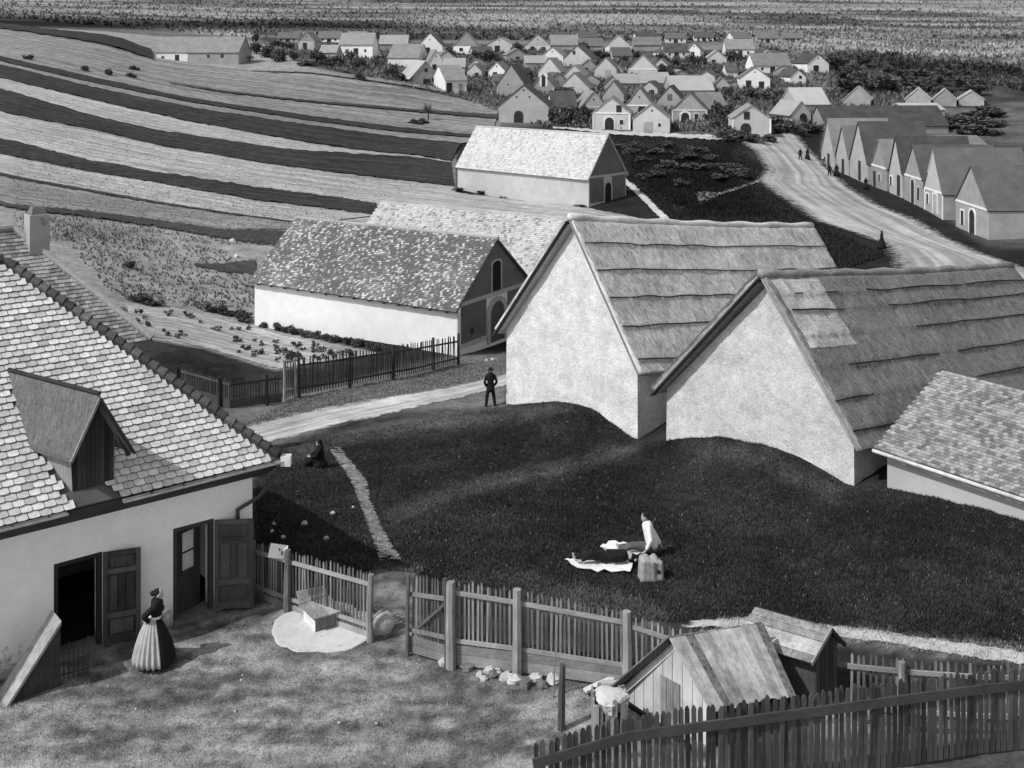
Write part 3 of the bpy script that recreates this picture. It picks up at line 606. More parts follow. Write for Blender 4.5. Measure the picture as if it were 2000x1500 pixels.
# ------------------------------------------------------------------ thatched barns
def wavy(n, amp, seed): return [amp * (vn(i * .45, seed * 9.1, 11) - .5) * 2 for i in range(n)]
def thatched(name, label, loc, th_deg, w, L, he, hr, apex, k, wall, thm, strawm, poles, base=2.5, oh=.3, vo=.3, seed=1, patch=None):
    t = thing(name, label, 'barn', loc, math.radians(th_deg)); h = w / 2
    # walls as a gridded, uneven surface (rubble under limewash)
    def grid_wall(pfn, nu, nv, nm):
        mb = MB(); P = [[pfn(i / nu, j / nv) for i in range(nu + 1)] for j in range(nv + 1)]
        mb.add([q for r in P for q in r], [(j * (nu + 1) + i, j * (nu + 1) + i + 1, (j + 1) * (nu + 1) + i + 1, (j + 1) * (nu + 1) + i) for j in range(nv) for i in range(nu)])
        return mb.build(nm, wall, t, smooth=True)
    def lump(a, b): return float((vn(a * 1.7 + seed * 5, b * 1.7, 21) - .5) * .05 + (vn(a * 5, b * 5 + seed, 22) - .5) * .035)
    def gable_fn(u, v):
        x0 = -h + u * w; z = -base + v * (he + base)
        bat = .06 * (1 - v) if u in (0., 1.) else .06 * (1 - v) * abs(2 * u - 1)
        return (x0 + (bat if u > .5 else -bat) * (1 if u > .5 else 1), -bat * .5 + lump(x0, z) * (0 if u in (0., 1.) else 1), z)
    grid_wall(gable_fn, 60, 36, 'wall')
    def tri_fn(u, v):
        z = he + v * (hr - .25 - he); xl = -h + v * (apex + h); xr = h + v * (apex - h); x0 = xl + u * (xr - xl)
        return (x0, lump(x0, z) * (0 if u in (0., 1.) or v == 0 else 1) + (lump(x0, z) if v == 0 and u not in (0., 1.) else 0), z)
    grid_wall(tri_fn, 60, 40, 'gable')
    def side_fn(u, v):
        y0 = u * L; z = -base + v * (he + base + k * y0)
        return (h + .06 * (1 - v) + lump(y0 + 30, z) * (0 if u == 0 else 1), y0, z)
    grid_wall(side_fn, 80, 24, 'wall')
    MB().add([(-h, 0, -base), (-h, L, -base), (-h, L, he + k * L), (-h, 0, he), (h, L, -base), (h, L, he + k * L), (apex, L, hr - .25 + k * L)], [(0, 3, 2, 1), (1, 2, 6, 5, 4)]).build('back_wall', wall, t)
    # thatch slopes: thick, bulging, stepped under every pole
    slopes = {}
    for sgn in (-1, 1):
        xe = sgn * (h + oh); sp = (hr - .3 - he) / (h - sgn * apex); ze = he - oh * sp * .8
        e0 = Vector((xe, 0, ze)); r0 = Vector((apex, 0, hr)); sv = r0 - e0; sl_ = sv.length; sv.normalize(); nv = Vector((sgn * sv.z, 0, abs(sv.x)))
        NUy, NS = 90, 60; ps = sorted(poles)
        def surf(u, s_, e0=e0, sv=sv, nv=nv, sl_=sl_):
            y0 = -vo + u * (L + 2 * vo); fr = 1 - s_                     # fr: 0 at ridge, 1 at eave (as poles are given)
            st = 0
            for p in [0] + ps:
                if fr >= p: lo = p
            hi = min([p for p in ps + [1.0] if p > fr] or [1.0]); st = (fr - lo) / max(hi - lo, .02)
            nb = float((vn(y0 * .6 + seed, s_ * 5., 31) - .5) * .1 + (vn(y0 * 3, s_ * 16, 32) - .5) * .05)
            sag = -.10 * math.sin(math.pi * u)
            p = e0 + sv * (s_ * sl_ + (float(vn(y0 * 2.5, 7., 33)) - .5) * .1 * (s_ < .02)) + nv * (.24 + .045 * st ** 2 + nb)
            return Vector((p.x, y0, p.z + k * y0 + sag * s_))
        mb = MB(); top = [[surf(i / NUy, j / NS) for i in range(NUy + 1)] for j in range(NS + 1)]
        bot = [[(e0 + sv * (j / NS * sl_ * .985)) + Vector((0, -vo + i / NUy * (L + 2 * vo), k * (-vo + i / NUy * (L + 2 * vo)))) for i in (0, NUy)] for j in range(NS + 1)]
        vs = [q for r in top for q in r]; n1 = NUy + 1; fs = [(j * n1 + i, j * n1 + i + 1, (j + 1) * n1 + i + 1, (j + 1) * n1 + i) for j in range(NS) for i in range(NUy)]
        ob = len(vs); vs += [q for r in bot for q in r]
        for j in range(NS):
            fs += [(ob + j * 2, j * n1, (j + 1) * n1, ob + (j + 1) * 2), (j * n1 + NUy, ob + j * 2 + 1, ob + (j + 1) * 2 + 1, (j + 1) * n1 + NUy), (ob + j * 2, ob + j * 2 + 2, ob + j * 2 + 3, ob + j * 2 + 1)]
        fs += [(ob, ob + 1) + tuple(range(NUy, -1, -1))]
        slopes[sgn] = surf; part = mb.add(vs, fs).build('thatch', thm, t, smooth=True)
        if sgn == 1:
            for q, p in enumerate(ps):
                segs = patch[1][q] if patch else [(0.005, .995)]
                for a, b in segs:
                    n = max(6, int((b - a) * 34)); wv = wavy(n, .006, seed * 7 + q + a)
                    pts = [surf(a + (b - a) * i / (n - 1), 1 - p + wv[i]) + nv * .035 for i in range(n)]
                    MB().tube(pts, .028, 6).build('lashing_pole', 'pole', t)
            # loose reeds lying down the slope
            vs, fs = [], []
            for _ in range(24000):
                u = random.random(); s_ = random.random(); ln = random.uniform(.12, .4); b = surf(u, max(0, s_)); c = surf(min(1, max(0, u + random.uniform(-.004, .004))), max(0, s_ - ln / sl_))
                o = len(vs); d = Vector((0, .012, 0)); b = b + nv * random.uniform(-.005, .015); c = c + nv * random.uniform(.015, .05); vs += [tuple(b - d), tuple(b + d), tuple(c)]; fs.append((o, o + 1, o + 2))
            MB().add(vs, fs).build('loose_reeds', strawm, t, kind='stuff').parent = part
    # ridge roll
    MB().tube([Vector((apex, y0, hr + .2 + k * y0 - .1 * math.sin(math.pi * y0 / L) + .04 * math.sin(y0 * 2.3 + seed))) for y0 in np.linspace(-vo, L + vo, 30)], .17, 8).build('ridge', thm, t, smooth=True)
    # dark barge board under the left verge, thin pale board on the right
    e0 = Vector((-h - oh, -vo - .03, he - oh * (hr - he) / h * .8)); r0 = Vector((apex, -vo - .03, hr + .1))
    MB().beam(e0 + Vector((-.1, 0, .02)), r0, .06, .36, (0, -1, 0)).build('barge_board', 'dark_wood', t)
    MB().beam(e0 + Vector((-.3, .16, .22)), r0 + Vector((-.2, .16, .2)), .1, .08, (0, -1, 0)).build('verge_lath', 'wood', t)
    e1 = Vector((h + oh, -vo - .02, he - oh * (hr - he) / h * .8 + .1)); MB().beam(e1 + Vector((.05, 0, 0)), r0 + Vector((.08, 0, 0)), .05, .1, (0, -1, 0)).build('verge_lath', 'rail', t)
    return t, slopes
thatched('thatched_barn', 'thatched barn with five dark lashing poles and tall pale gable, beside the standing man', (2.95, 49.4, -2.5), -49.95, 8.1, 16.8, 3.15, 8.5, .4, -.118, 'stone', 'thatch', 'straw', [.156, .34, .52, .71, .92], seed=1)
tb2, sl2 = thatched('thatched_barn', 'darker thatched barn with a fresh pale patch at its gable end', (9.04, 40.9, -1.2), -47.5, 7.87, 19.5, 1.68, 6.45, .5, -.11, 'stone2', 'thatch2', 'straw2', [.1, .21, .36, .55, .73, .9], seed=2,
                    patch=(0, [[(.06, .2), (.3, 1)], [(.02, .19), (.35, .98)], [(.4, .99)], [(.1, .42), (.5, .9)], [(.0, .12), (.5, .95)], [(.0, .2)]]))
mb = MB(); f2 = sl2[1]
nv2 = Vector((.77, 0, .63)); q = [[f2(.012 + .15 * i / 24, .985 - .42 * j / 20) + nv2 * .022 for i in range(25)] for j in range(21)]
mb.add([p for r in q for p in r], [(j * 25 + i, (j + 1) * 25 + i, (j + 1) * 25 + i + 1, j * 25 + i + 1) for j in range(20) for i in range(24)]).build('thatch_patch', 'thatch_new', tb2, smooth=True)

# ------------------------------------------------------------------ tiled house at the right edge
loc = at(1733, 945, 37.2); loc.z = -1.0
# local frame: long eave wall faces left-near; ridge runs toward the right-near
e_dir = Vector((.59, -.81, 0)); up_dir = Vector((.81, .59, 0))
t = thing('tiled_house', 'low white walled house with rough grey tiles beside the darker thatched barn', 'house', loc, 0, world=True)
Lr, wr, her, hrr = 11.0, 7.0, 1.55, 3.35
P0 = Vector(loc); c = [P0, P0 + e_dir * Lr, P0 + e_dir * Lr + up_dir * wr, P0 + up_dir * wr]
z0, z1, z2 = loc.z - 1.5, loc.z + her, loc.z + hrr
mid = lambda a, b: (a + b) / 2
def zz(p, z): return Vector((p.x, p.y, z))
MB().add([zz(c[0], z0), zz(c[1], z0), zz(c[2], z0), zz(c[3], z0), zz(c[0], z1), zz(c[1], z1), zz(c[2], z1), zz(c[3], z1), zz(mid(c[0], c[3]), z2), zz(mid(c[1], c[2]), z2)],
         [(0, 1, 5, 4), (2, 3, 7, 6), (3, 0, 4, 8, 7), (1, 2, 6, 9, 5)]).build('wall', 'vlight', t)
svr = (up_dir * wr / 2 + Vector((0, 0, hrr - her))).normalized(); nvr = (svr.cross(e_dir)).normalized(); nvr = nvr if nvr.z > 0 else -nvr
ohr = .3; pe = zz(P0, z1) - svr * ohr - e_dir * .3; slr = math.hypot(wr / 2, hrr - her) + ohr
rp = MB().hexa([pe, pe + e_dir * (Lr + .6), pe + e_dir * (Lr + .6) + svr * slr, pe + svr * slr] + [p + nvr * .08 for p in (pe, pe + e_dir * (Lr + .6), pe + e_dir * (Lr + .6) + svr * slr, pe + svr * slr)]).build('roof', 'vroof_d', t)
pb = zz(c[3], z1) + up_dir * .3 - e_dir * .3 - Vector((0, 0, .15)); rg = pe + svr * slr
MB().hexa([pb, pb + e_dir * (Lr + .6), rg + e_dir * (Lr + .6), rg] + [p + Vector((0, 0, .08)) for p in (pb, pb + e_dir * (Lr + .6), rg + e_dir * (Lr + .6), rg)]).build('roof', 'vroof_d', t)
tb = MB(); tile_slope(tb, pe + nvr * .08, e_dir, svr, nvr, int((Lr + .6) / .16), int(slr / .13), .16, .13)
tb.build('roof_tiles', 'tile_speck2', t, kind='stuff').parent = rp
MB().tube([pe + Vector((-.06, -.05, -.02)) + e_dir * s for s in np.linspace(0, Lr + .5, 8)], .06, 8).build('gutter', 'gutter', t)

# ------------------------------------------------------------------ the white long house in the foreground (hipped roof, dormer, open doors)
WA = math.radians(51.95); D = Vector((math.sin(WA), math.cos(WA), 0)); N = Vector((math.cos(WA), -math.sin(WA), 0))   # along the wall (away), outward
C0 = at(493, 1170, 28.0); C0.z = 0
t = mh = thing('long_house', 'white long house with pale tiled hip roof, dormer and open plank doors', 'house', C0, 0, world=True)
WH, TH = 2.98, .5; LEN = 13.5; DEP = 9.2
def wp(s, z, off=0.0): return C0 - D * s + N * off + Vector((0, 0, z))     # point on the wall: s metres from the corner
def s_at(px):                                                            # wall position seen at a photo column
    k_ = (px - CX) / F; return (C0.x - k_ * C0.y) / (D.x - k_ * D.y)
def z_at(px, py, off=0.0): return on_plane(px, py, C0 + N * off, N).z
d1 = (s_at(200), s_at(105)); d2 = (s_at(418), s_at(338))
dz1, dz2 = 2.12, 2.2
# front wall around two door openings, with reveals
wall = MB(); cuts = [(0, d2[0], 0), (d2[0], d2[1], dz2), (d2[1], d1[0], 0), (d1[0], d1[1], dz1), (d1[1], LEN, 0)]
for a, b, zt in cuts:
    wall.hexa([wp(a, zt or -.6), wp(b, zt or -.6), wp(b, zt or -.6, -TH), wp(a, zt or -.6, -TH), wp(a, WH), wp(b, WH), wp(b, WH, -TH), wp(a, WH, -TH)])
wall.build('wall', 'white_house', t)
MB().hexa([wp(.0, -.6, -TH), wp(TH, -.6, -TH), wp(TH, -.6, -DEP), wp(0, -.6, -DEP), wp(0, WH, -TH), wp(TH, WH, -TH), wp(TH, WH, -DEP), wp(0, WH, -DEP)]).build('wall', 'white', t)
MB().hexa([wp(TH, -.6, -DEP + .4), wp(LEN, -.6, -DEP + .4), wp(LEN, -.6, -DEP), wp(TH, -.6, -DEP), wp(TH, WH, -DEP + .4), wp(LEN, WH, -DEP + .4), wp(LEN, WH, -DEP), wp(TH, WH, -DEP)]).build('wall', 'white', t)
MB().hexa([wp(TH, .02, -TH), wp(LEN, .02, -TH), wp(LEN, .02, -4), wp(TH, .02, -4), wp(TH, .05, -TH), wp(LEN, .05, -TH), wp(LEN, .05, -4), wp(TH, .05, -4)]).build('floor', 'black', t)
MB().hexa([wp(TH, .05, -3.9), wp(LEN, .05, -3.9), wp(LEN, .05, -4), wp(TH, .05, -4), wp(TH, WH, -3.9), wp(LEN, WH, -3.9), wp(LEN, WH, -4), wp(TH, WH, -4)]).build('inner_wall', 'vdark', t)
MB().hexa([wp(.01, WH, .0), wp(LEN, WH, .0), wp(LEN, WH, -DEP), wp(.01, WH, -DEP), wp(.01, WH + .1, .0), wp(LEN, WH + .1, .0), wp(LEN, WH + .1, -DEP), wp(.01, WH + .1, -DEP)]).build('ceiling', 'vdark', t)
# door frames, thresholds, leaves
def leaf(hinge_s, h, w_, ang, z0=.06):
    """panelled plank door leaf swung out; ang = degrees it is turned away from the shut position"""
    hp = wp(hinge_s, z0, .03); a = math.radians(ang); v = (-D) * math.cos(a) + N * math.sin(a); nn = Vector((v.y, -v.x, 0)); nn = nn if nn.y < 0 else -nn
    fr = MB()
    def bar(a0, a1, b0, b1, th, mb):
        q = [hp + v * a + Vector((0, 0, b)) for a, b in ((a0, b0), (a1, b0), (a1, b1), (a0, b1))]
        mb.hexa([x - nn * .02 for x in q] + [x + nn * th for x in q])
    sw = .1
    bar(0, w_, 0, h, .0, fr); dl = fr.build('door_leaf', 'door', t)
    rails = [0, .16, .32 * h, .36 * h, .74 * h, .78 * h, h - .13, h]
    for b0, b1 in ((0, .16), (.27 * h, .33 * h), (.76 * h, .81 * h), (h - .1, h)):
        m_ = MB(); bar(sw, w_ - sw, b0, b1, .03, m_); m_.build('door_rail', 'door', t).parent = dl
    for a0, a1, b0, b1 in ((0, sw, 0, h), (w_ - sw, w_, 0, h), (w_ / 2 - .06, w_ / 2 + .06, .331 * h, .759 * h)):
        m_ = MB(); bar(a0, a1, b0, b1, .031, m_); m_.build('door_stile', 'door', t).parent = dl
    for a0, a1, b0, b1 in ((sw + .06, w_ - sw - .06, .2, .25 * h), (sw + .05, w_ / 2 - .1, .36 * h, .73 * h), (w_ / 2 + .1, w_ - sw - .05, .36 * h, .73 * h), (sw + .06, w_ - sw - .06, .83 * h, h - .14)):
        m_ = MB(); bar(a0, a1, b0, b1, .018, m_); m_.build('door_panel', 'door', t).parent = dl
for (a, b), zt in ((d1, dz1), (d2, dz2)):
    for s0, s1, q0, q1 in ((a, a + .1, .0, zt), (b - .1, b, .0, zt), (a + .1, b - .1, zt - .1, zt)):
        MB().hexa([wp(s0, q0, -.02), wp(s1, q0, -.02), wp(s1, q0, -.16), wp(s0, q0, -.16), wp(s0, q1, -.02), wp(s1, q1, -.02), wp(s1, q1, -.16), wp(s0, q1, -.16)]).build('door_frame', 'dark_wood', t)
    MB().hexa([wp(a, -.1, .12), wp(b, -.1, .12), wp(b, -.1, -.5), wp(a, -.1, -.5), wp(a, .05, .12), wp(b, .05, .12), wp(b, .05, -.5), wp(a, .05, -.5)]).build('threshold', 'rock_d', t)
leaf(d1[0], dz1 - .08, d1[1] - d1[0] - .25, 163); leaf(d2[0], dz2 - .1, d2[1] - d2[0] - .1, 148)
# inner glazed door standing ajar inside the second doorway
g0 = wp(d2[1] - .12, .06, -.2); gv = (D * math.cos(math.radians(20)) - N * math.sin(math.radians(20))); gn = Vector((gv.y, -gv.x, 0)); gw = .78
def gbar(a0, a1, b0, b1, th, name, mat, par):
    q = [g0 + gv * a + Vector((0, 0, b)) for a, b in ((a0, b0), (a1, b0), (a1, b1), (a0, b1))]
    o = MB().hexa([x - gn * th for x in q] + [x + gn * th for x in q]).build(name, mat, t)
    if par: o.parent = par
    return o
gd = gbar(0, gw, 0, .9, .02, 'glazed_door', 'dark_wood', None)
for a0, a1 in ((0, .22), (gw - .2, gw)): gbar(a0, a1, .901, 1.95, .02, 'door_stile', 'dark_wood', gd)
for b0, b1 in ((.901, .97), (1.37, 1.41), (1.86, 1.95)): gbar(.221, gw - .201, b0, b1, .02, 'glazing_bar', 'dark_wood', gd)
for b0, b1 in ((.971, 1.369), (1.411, 1.859)): gbar(.225, gw - .205, b0, b1, .008, 'pane', 'glass', gd)
# roof planes
EO = .45; EZ = 3.42; PITCH = math.radians(42.6); TP = math.tan(PITCH)
E0 = C0 + D * .5 + N * EO; E0.z = EZ                              # eave corner (right end)
SV = (-N * math.cos(PITCH) + Vector((0, 0, math.sin(PITCH)))).normalized(); NV2 = (N * math.sin(PITCH) + Vector((0, 0, math.cos(PITCH)))).normalized()
RUN = DEP / 2 + EO; SLEN = RUN / math.cos(PITCH); RZ = EZ + RUN * TP; RL = LEN + 1
def rfp(u, s): return E0 - D * u + SV * s                        # u metres left of the right hip corner, s metres up the slope
apexp = rfp(RUN, SLEN)
lift = NV2 * .06
a_, b_, c_, d_ = rfp(0, 0), rfp(RL, 0), rfp(RL, SLEN), rfp(RUN, SLEN)
rp = MB().hexa([p - NV2 * .06 for p in (a_, b_, c_, d_)] + [a_, b_, c_, d_]).build('roof', 'vroof_d', t)
bk = E0 - N * (2 * RUN); bk.z = EZ; bkl = bk - D * RL
MB().hexa([bk, a_, d_, d_ + Vector((0.01, 0, 0)), bk + Vector((0, 0, -.08)), a_ + Vector((0, 0, -.08)), d_ - Vector((0, 0, .08)), d_ + Vector((.01, 0, -.08))]).build('roof_hip_end', 'tile_speck2', t)
MB().hexa([bkl, bk, d_, c_] + [p - Vector((0, 0, .08)) for p in (bkl, bk, d_, c_)]).build('roof_back', 'vroof_d', t)
# tiles: rounded beaver-tail tiles lapping down the slope
TW, EX, TT = .245, .168, .034
def tile_mesh():
    mb = MB(); w_ = TW * .475; top = []; n = 6
    for i in range(n + 1):
        a = math.pi + math.pi * i / n; top.append((w_ * math.cos(a), .026 + .026 * math.sin(a)))
    out = top + [(w_, EX * 1.35), (-w_, EX * 1.35)]; m_ = len(out)
    zf = lambda y: TT * 2.0 - y / (EX * 1.35) * TT * 1.3
    vs = [(x, y, zf(y)) for x, y in out] + [(x, y, zf(y) - TT) for x, y in out]
    fs = [tuple(range(m_))] + [(i + m_, (i + 1) % m_ + m_, (i + 1) % m_, i) for i in range(m_)]
    return mb.add(vs, fs)
tmb = tile_mesh(); tme = tmb.mesh('tile', 'tile'); tme.materials.append(M['tile_edge_shade'])
for f_ in tme.polygons: f_.material_index = 0 if len(f_.vertices) > 4 else 1  # side faces take the painted lap shadow
Bm = Matrix((( -D.x, SV.x, NV2.x), (-D.y, SV.y, NV2.y), (-D.z, SV.z, NV2.z)))   # tile frame: x along the course, y up-slope
Bm = Matrix(((D.x, SV.x, NV2.x), (D.y, SV.y, NV2.y), (D.z, SV.z, NV2.z)))
# dormer outline on the roof, from where its ridge and eaves meet the slope
DFO = .16                                                        # dormer front stands just proud of the wall
front_n = N; fpnt = C0 + N * DFO
FA = on_plane(186, 778, fpnt, N); FL = on_plane(136, 884, fpnt, N); FR = on_plane(222, 832, fpnt, N); BL = on_plane(141, 985, fpnt, N); BR = on_plane(221, 966, fpnt, N)
QR = on_plane(20, 737, E0, NV2); QL = on_plane(18, 872, E0, NV2)
def local_us(p): r_ = Vector(p) - E0; return (-r_.dot(D), r_.dot(SV))
uF = local_us(FA)[0]; uL = local_us(FL)[0]; uR = local_us(FR)[0]; uQ, sQ = local_us(QR)
def in_dormer(u, s):
    # footprint: between the two cheeks running up-slope and left from the front
    ang = (uQ - uF) / max(sQ, .1); off = ang * s; lim = sQ
    if s > lim: return False
    a = uR + off + .03; b = uL + off - .03; sh = s / lim
    half = (b - a) / 2; c = (a + b) / 2
    f_ = 1.0 if s < 1.35 else max(0, 1 - (s - 1.35) / max(lim - 1.35, .1))
    return abs(u - c) < half * f_
tiles = []
nrow = int(SLEN / EX); rnd = random.Random(3)
for r in range(nrow):
    s = r * EX
    for i in range(int(RL / TW)):
        u = (i + (.5 if r % 2 else 0)) * TW + .12
        if u - TW / 2 < s * math.cos(PITCH) * 1.0 + .02: continue
        if in_dormer(u, s + .1): continue
        p = rfp(u, s - .05) + NV2 * rnd.uniform(0, .008)
        m4 = Matrix.LocRotScale(p, (Bm @ Matrix.Rotation(rnd.uniform(-.012, .012), 3, 'Z')).to_quaternion(), None)
        x_ = CX + F * p.x / p.y
        tiles.append((p.y if 15 < x_ < 560 else 99 + p.y, m4))
tiles.sort(key=lambda q: q[0])
for _, m4 in tiles[:300]:
    o = bpy.data.objects.new('tile', tme); COL.objects.link(o); o.parent = rp; m5 = m4.copy(); m5.translation -= C0; o.matrix_local = m5
rest = MB()
for _, m4 in tiles[300:]: rest.add([m4 @ Vector(v) for v in tmb.v], tmb.f)
ro = rest.build('roof_tiles', 'tile', t, kind='stuff'); ro.parent = rp; ro.data.materials.append(M['tile_edge_shade'])
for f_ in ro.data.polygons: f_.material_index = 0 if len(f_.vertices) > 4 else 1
# hip and ridge cap tiles
hd = (d_ - a_); nh = int(hd.length / .26); hdn = hd.normalized()
for i in range(nh):
    p = a_ + hdn * (i * .26 + .05); q = p + hdn * .31
    MB().tube([p + Vector((0, 0, .09)), q + Vector((0, 0, .05))], [.125, .1], 8).build('hip_tile', 'tile_hip', t).parent = rp
for i in range(int((RL - RUN) / .36)):
    p = d_ - D * (i * .36); MB().tube([p + Vector((0, 0, .06)), p - D * .4 + Vector((0, 0, .04))], [.13, .11], 8).build('ridge_tile', 'tile_hip', t).parent = rp
# soffit board, gutter, downpipe
MB().hexa([rfp(0, 0) - NV2 * .06 + Vector((0, 0, -.02)), rfp(RL, 0) - NV2 * .06 + Vector((0, 0, -.02)), wp(RL - .5, WH + .02), wp(-.4, WH + .02), rfp(0, 0) - NV2 * .1 + Vector((0, 0, -.1)), rfp(RL, 0) - NV2 * .1 + Vector((0, 0, -.1)), wp(RL - .5, WH - .04, .005), wp(-.4, WH - .04, .005)]).build('soffit', 'dark_wood', t)
def half_pipe(p0, p1, r, mat, nm):
    mb = MB(); n = 7; d_a = (p1 - p0).normalized(); sd = d_a.cross(Vector((0, 0, 1))).normalized(); vs = []
    for p in (p0, p1):
        for rr in (r, r * .86):
            for i in range(n): a = math.pi + math.pi * i / (n - 1); vs.append(p + sd * (math.cos(a) * rr) + Vector((0, 0, math.sin(a) * rr)))
    fs = []
    for i in range(n - 1): fs += [(i, i + 1, 2 * n + i + 1, 2 * n + i), (n + i + 1, n + i, 3 * n + i, 3 * n + i + 1)]
    for a, b in ((0, n), (n - 1, 2 * n - 1)): fs.append((a, b, b + 2 * n, a + 2 * n))
    return mb.add(vs, fs).build(nm, mat, t)
uD0, uD1 = uR - .1, uL + .15
gz = Vector((0, 0, -.04)); go = N * .05
half_pipe(rfp(-.12, 0) + go + gz, rfp(uD0, 0) + go + gz - Vector((0, 0, .03)), .075, 'gutter', 'gutter')
half_pipe(rfp(uD1, 0) + go + gz, rfp(RL, 0) + go + gz - Vector((0, 0, .05)), .075, 'gutter', 'gutter')
for i in range(14):
    u = .2 + i * .75
    if uD0 < u < uD1: continue
    MB().tube([rfp(u, 0) + go + gz + Vector((0, 0, .05)) - N * .09, rfp(u, 0) + go + gz + Vector((0, 0, -.085)), rfp(u, 0) + go + gz + N * .09 + Vector((0, 0, .03))], .012, 5).build('gutter_bracket', 'iron', t)
hp = rfp(-.14, 0) + go + gz
MB().box(hp.x - .11, hp.x + .13, hp.y - .11, hp.y + .11, hp.z - .14, hp.z + .1).build('rain_head', 'gutter', t)
sd_ = s_at(462); MB().tube([hp + Vector((-.02, 0, -.1)), wp(.0, WH - .42, .32), wp(sd_ * .55, WH - .62, .1), wp(sd_, WH - .7, .07), wp(sd_, WH - .9, .07), wp(sd_, .1, .07), wp(sd_, .02, .16)], .05, 8).build('downpipe', 'iron', t)
# dormer
dn = Vector((QR - FA)); wv = dn / dn.length
MB().add([BL, BR, FR, FA, FL] + [p - N * .06 for p in (BL, BR, FR, FA, FL)], [(0, 1, 2, 3, 4), (9, 8, 7, 6, 5)] + [(i, (i + 5) % 10 if i + 5 < 10 else i, 5 + (i + 1) % 5, (i + 1) % 5) for i in range(5)]).build('dormer_front', 'dark_wood', t)
fb = (BR - BL)
for i in range(9):
    a = BL + fb * ((i + .04) / 9); b = BL + fb * ((i + .96) / 9); tt = (i + .5) / 9
    zt = lambda f_: (FL + (FA - FL) * (f_ / .55)).z if f_ < .55 else (FA + (FR - FA) * ((f_ - .55) / .45)).z
    za, zb = zt((i + .04) / 9) - .05, zt((i + .96) / 9) - .05; e = N * .018
    MB().hexa([a + N * .002, b + N * .002, b + e, a + e, Vector((a.x, a.y, za)) + N * .002, Vector((b.x, b.y, zb)) + N * .002, Vector((b.x, b.y, zb)) + e, Vector((a.x, a.y, za)) + e]).build('dormer_plank', 'dark_wood', t)
ln = dn.length
# cheeks
for P_, B__ in ((FL, BL), (FR, BR)):
    far_ = P_ + wv * ln; MB().add([B__, P_, far_, B__ + wv * ln * .5 + Vector((0, 0, .3)), B__ + Vector((.02, 0, 0)), P_ + Vector((.02, 0, 0)), far_ + Vector((.02, 0, 0)), B__ + wv * ln * .5 + Vector((.02, 0, .3))], [(0, 1, 2, 3), (7, 6, 5, 4), (0, 4, 5, 1), (1, 5, 6, 2)]).build('dormer_cheek', 'wood', t)
# dormer roof: two slopes, verge overhanging the front
ov = N * .28; A1 = FA + ov + Vector((0, 0, .06)); A2 = FA + wv * ln * 1.02 + Vector((0, 0, .06))
def over(Pe, ext): v_ = (Pe - FA); return Pe + v_ * ext
L1 = over(FL, .12) + ov; L2 = over(FL, .12) + wv * ln * 1.02; R1 = over(FR, .85) + ov; R2 = over(FR, .85) + wv * ln * .75
dr = MB().hexa([L1, L2, A2, A1] + [p + Vector((0, 0, .09)) for p in (L1, L2, A2, A1)]).build('dormer_roof', 'shingle', t)
MB().hexa([A1, A2, R2, R1] + [p + Vector((0, 0, .09)) for p in (A1, A2, R2, R1)]).build('dormer_roof', 'shingle', t)
MB().beam(A1 + Vector((0, 0, .02)), R1 + Vector((0, 0, .0)), .05, .2, N).build('barge_board', 'dark_wood', t)
MB().beam(A1 + Vector((0, 0, .02)), L1 + Vector((0, 0, .02)), .05, .13, N).build('barge_board', 'rail', t)
MB().tube([A1 + Vector((0, 0, .11)), A2 + Vector((0, 0, .11))], .05, 6).build('ridge_board', 'dark_wood', t)
MB().beam(R1 - ov * .3 + wv * .1 - Vector((0, 0, .1)), FR + (R1 - FR) * .15, .1, .1).build('bracket', 'dark_wood', t)
sl_a = BL - N * .04; MB().beam(BL - fb.normalized() * .12 + N * .05, BR + fb.normalized() * .06 + N * .05, .22, .1).build('sill_board', 'wood', t)
MB().beam(BL - fb.normalized() * .1 + wv * .0 + Vector((0, 0, .12)) + NV2 * .08, BL - fb.normalized() * .25 + wv * 1.5 + Vector((0, 0, 1.02)) + NV2 * .08, .18, .03, NV2).build('flashing_board', 'gutter', t)

# ------------------------------------------------------------------ second hipped house behind it, with the chimney
t = thing('tiled_house', 'house with speckled tiles and stone chimney rising behind the white long house', 'house', (-13, 42, -1.4), 0, world=True)
E2 = at(297, 662, 40.0); R2_ = 3.6; P2 = math.radians(46); SV2 = (-N * math.cos(P2) + Vector((0, 0, math.sin(P2)))); NV3 = (N * math.sin(P2) + Vector((0, 0, math.cos(P2)))); SL2 = R2_ / math.cos(P2); RL2 = 11
def r2(u, s): return E2 - D * u + SV2 * s
q0, q1, q2, q3 = r2(0, 0), r2(RL2, 0), r2(RL2, SL2), r2(R2_, SL2)
rp2 = MB().hexa([p - NV3 * .08 for p in (q0, q1, q2, q3)] + [q0, q1, q2, q3]).build('roof', 'vroof_d', t)
b2 = E2 - N * 2 * R2_; b2l = b2 - D * RL2
MB().hexa([b2, q0, q3, q3 + Vector((.01, 0, 0))] + [p - Vector((0, 0, .1)) for p in (b2, q0, q3, q3 + Vector((.01, 0, 0)))]).build('roof_hip_end', 'vroof_d', t)
MB().hexa([b2l, b2, q3, q2] + [p - Vector((0, 0, .1)) for p in (b2l, b2, q3, q2)]).build('roof_back', 'vroof_d', t)
tb = MB(); tw2, ex2 = .2, .16
tile_slope(tb, q1, D, SV2, NV3, int(RL2 / tw2), int(SL2 / ex2), tw2, ex2, keep=lambda u, s: (RL2 - u) > s * math.cos(P2) + .05)
tb.build('roof_tiles', 'tile_speck2', t, kind='stuff').parent = rp2
MB().tube([q0 + Vector((0, 0, .05)), q3 + Vector((0, 0, .05))], .13, 8).build('hip_tiles', 'tile_speck2', t).parent = rp2
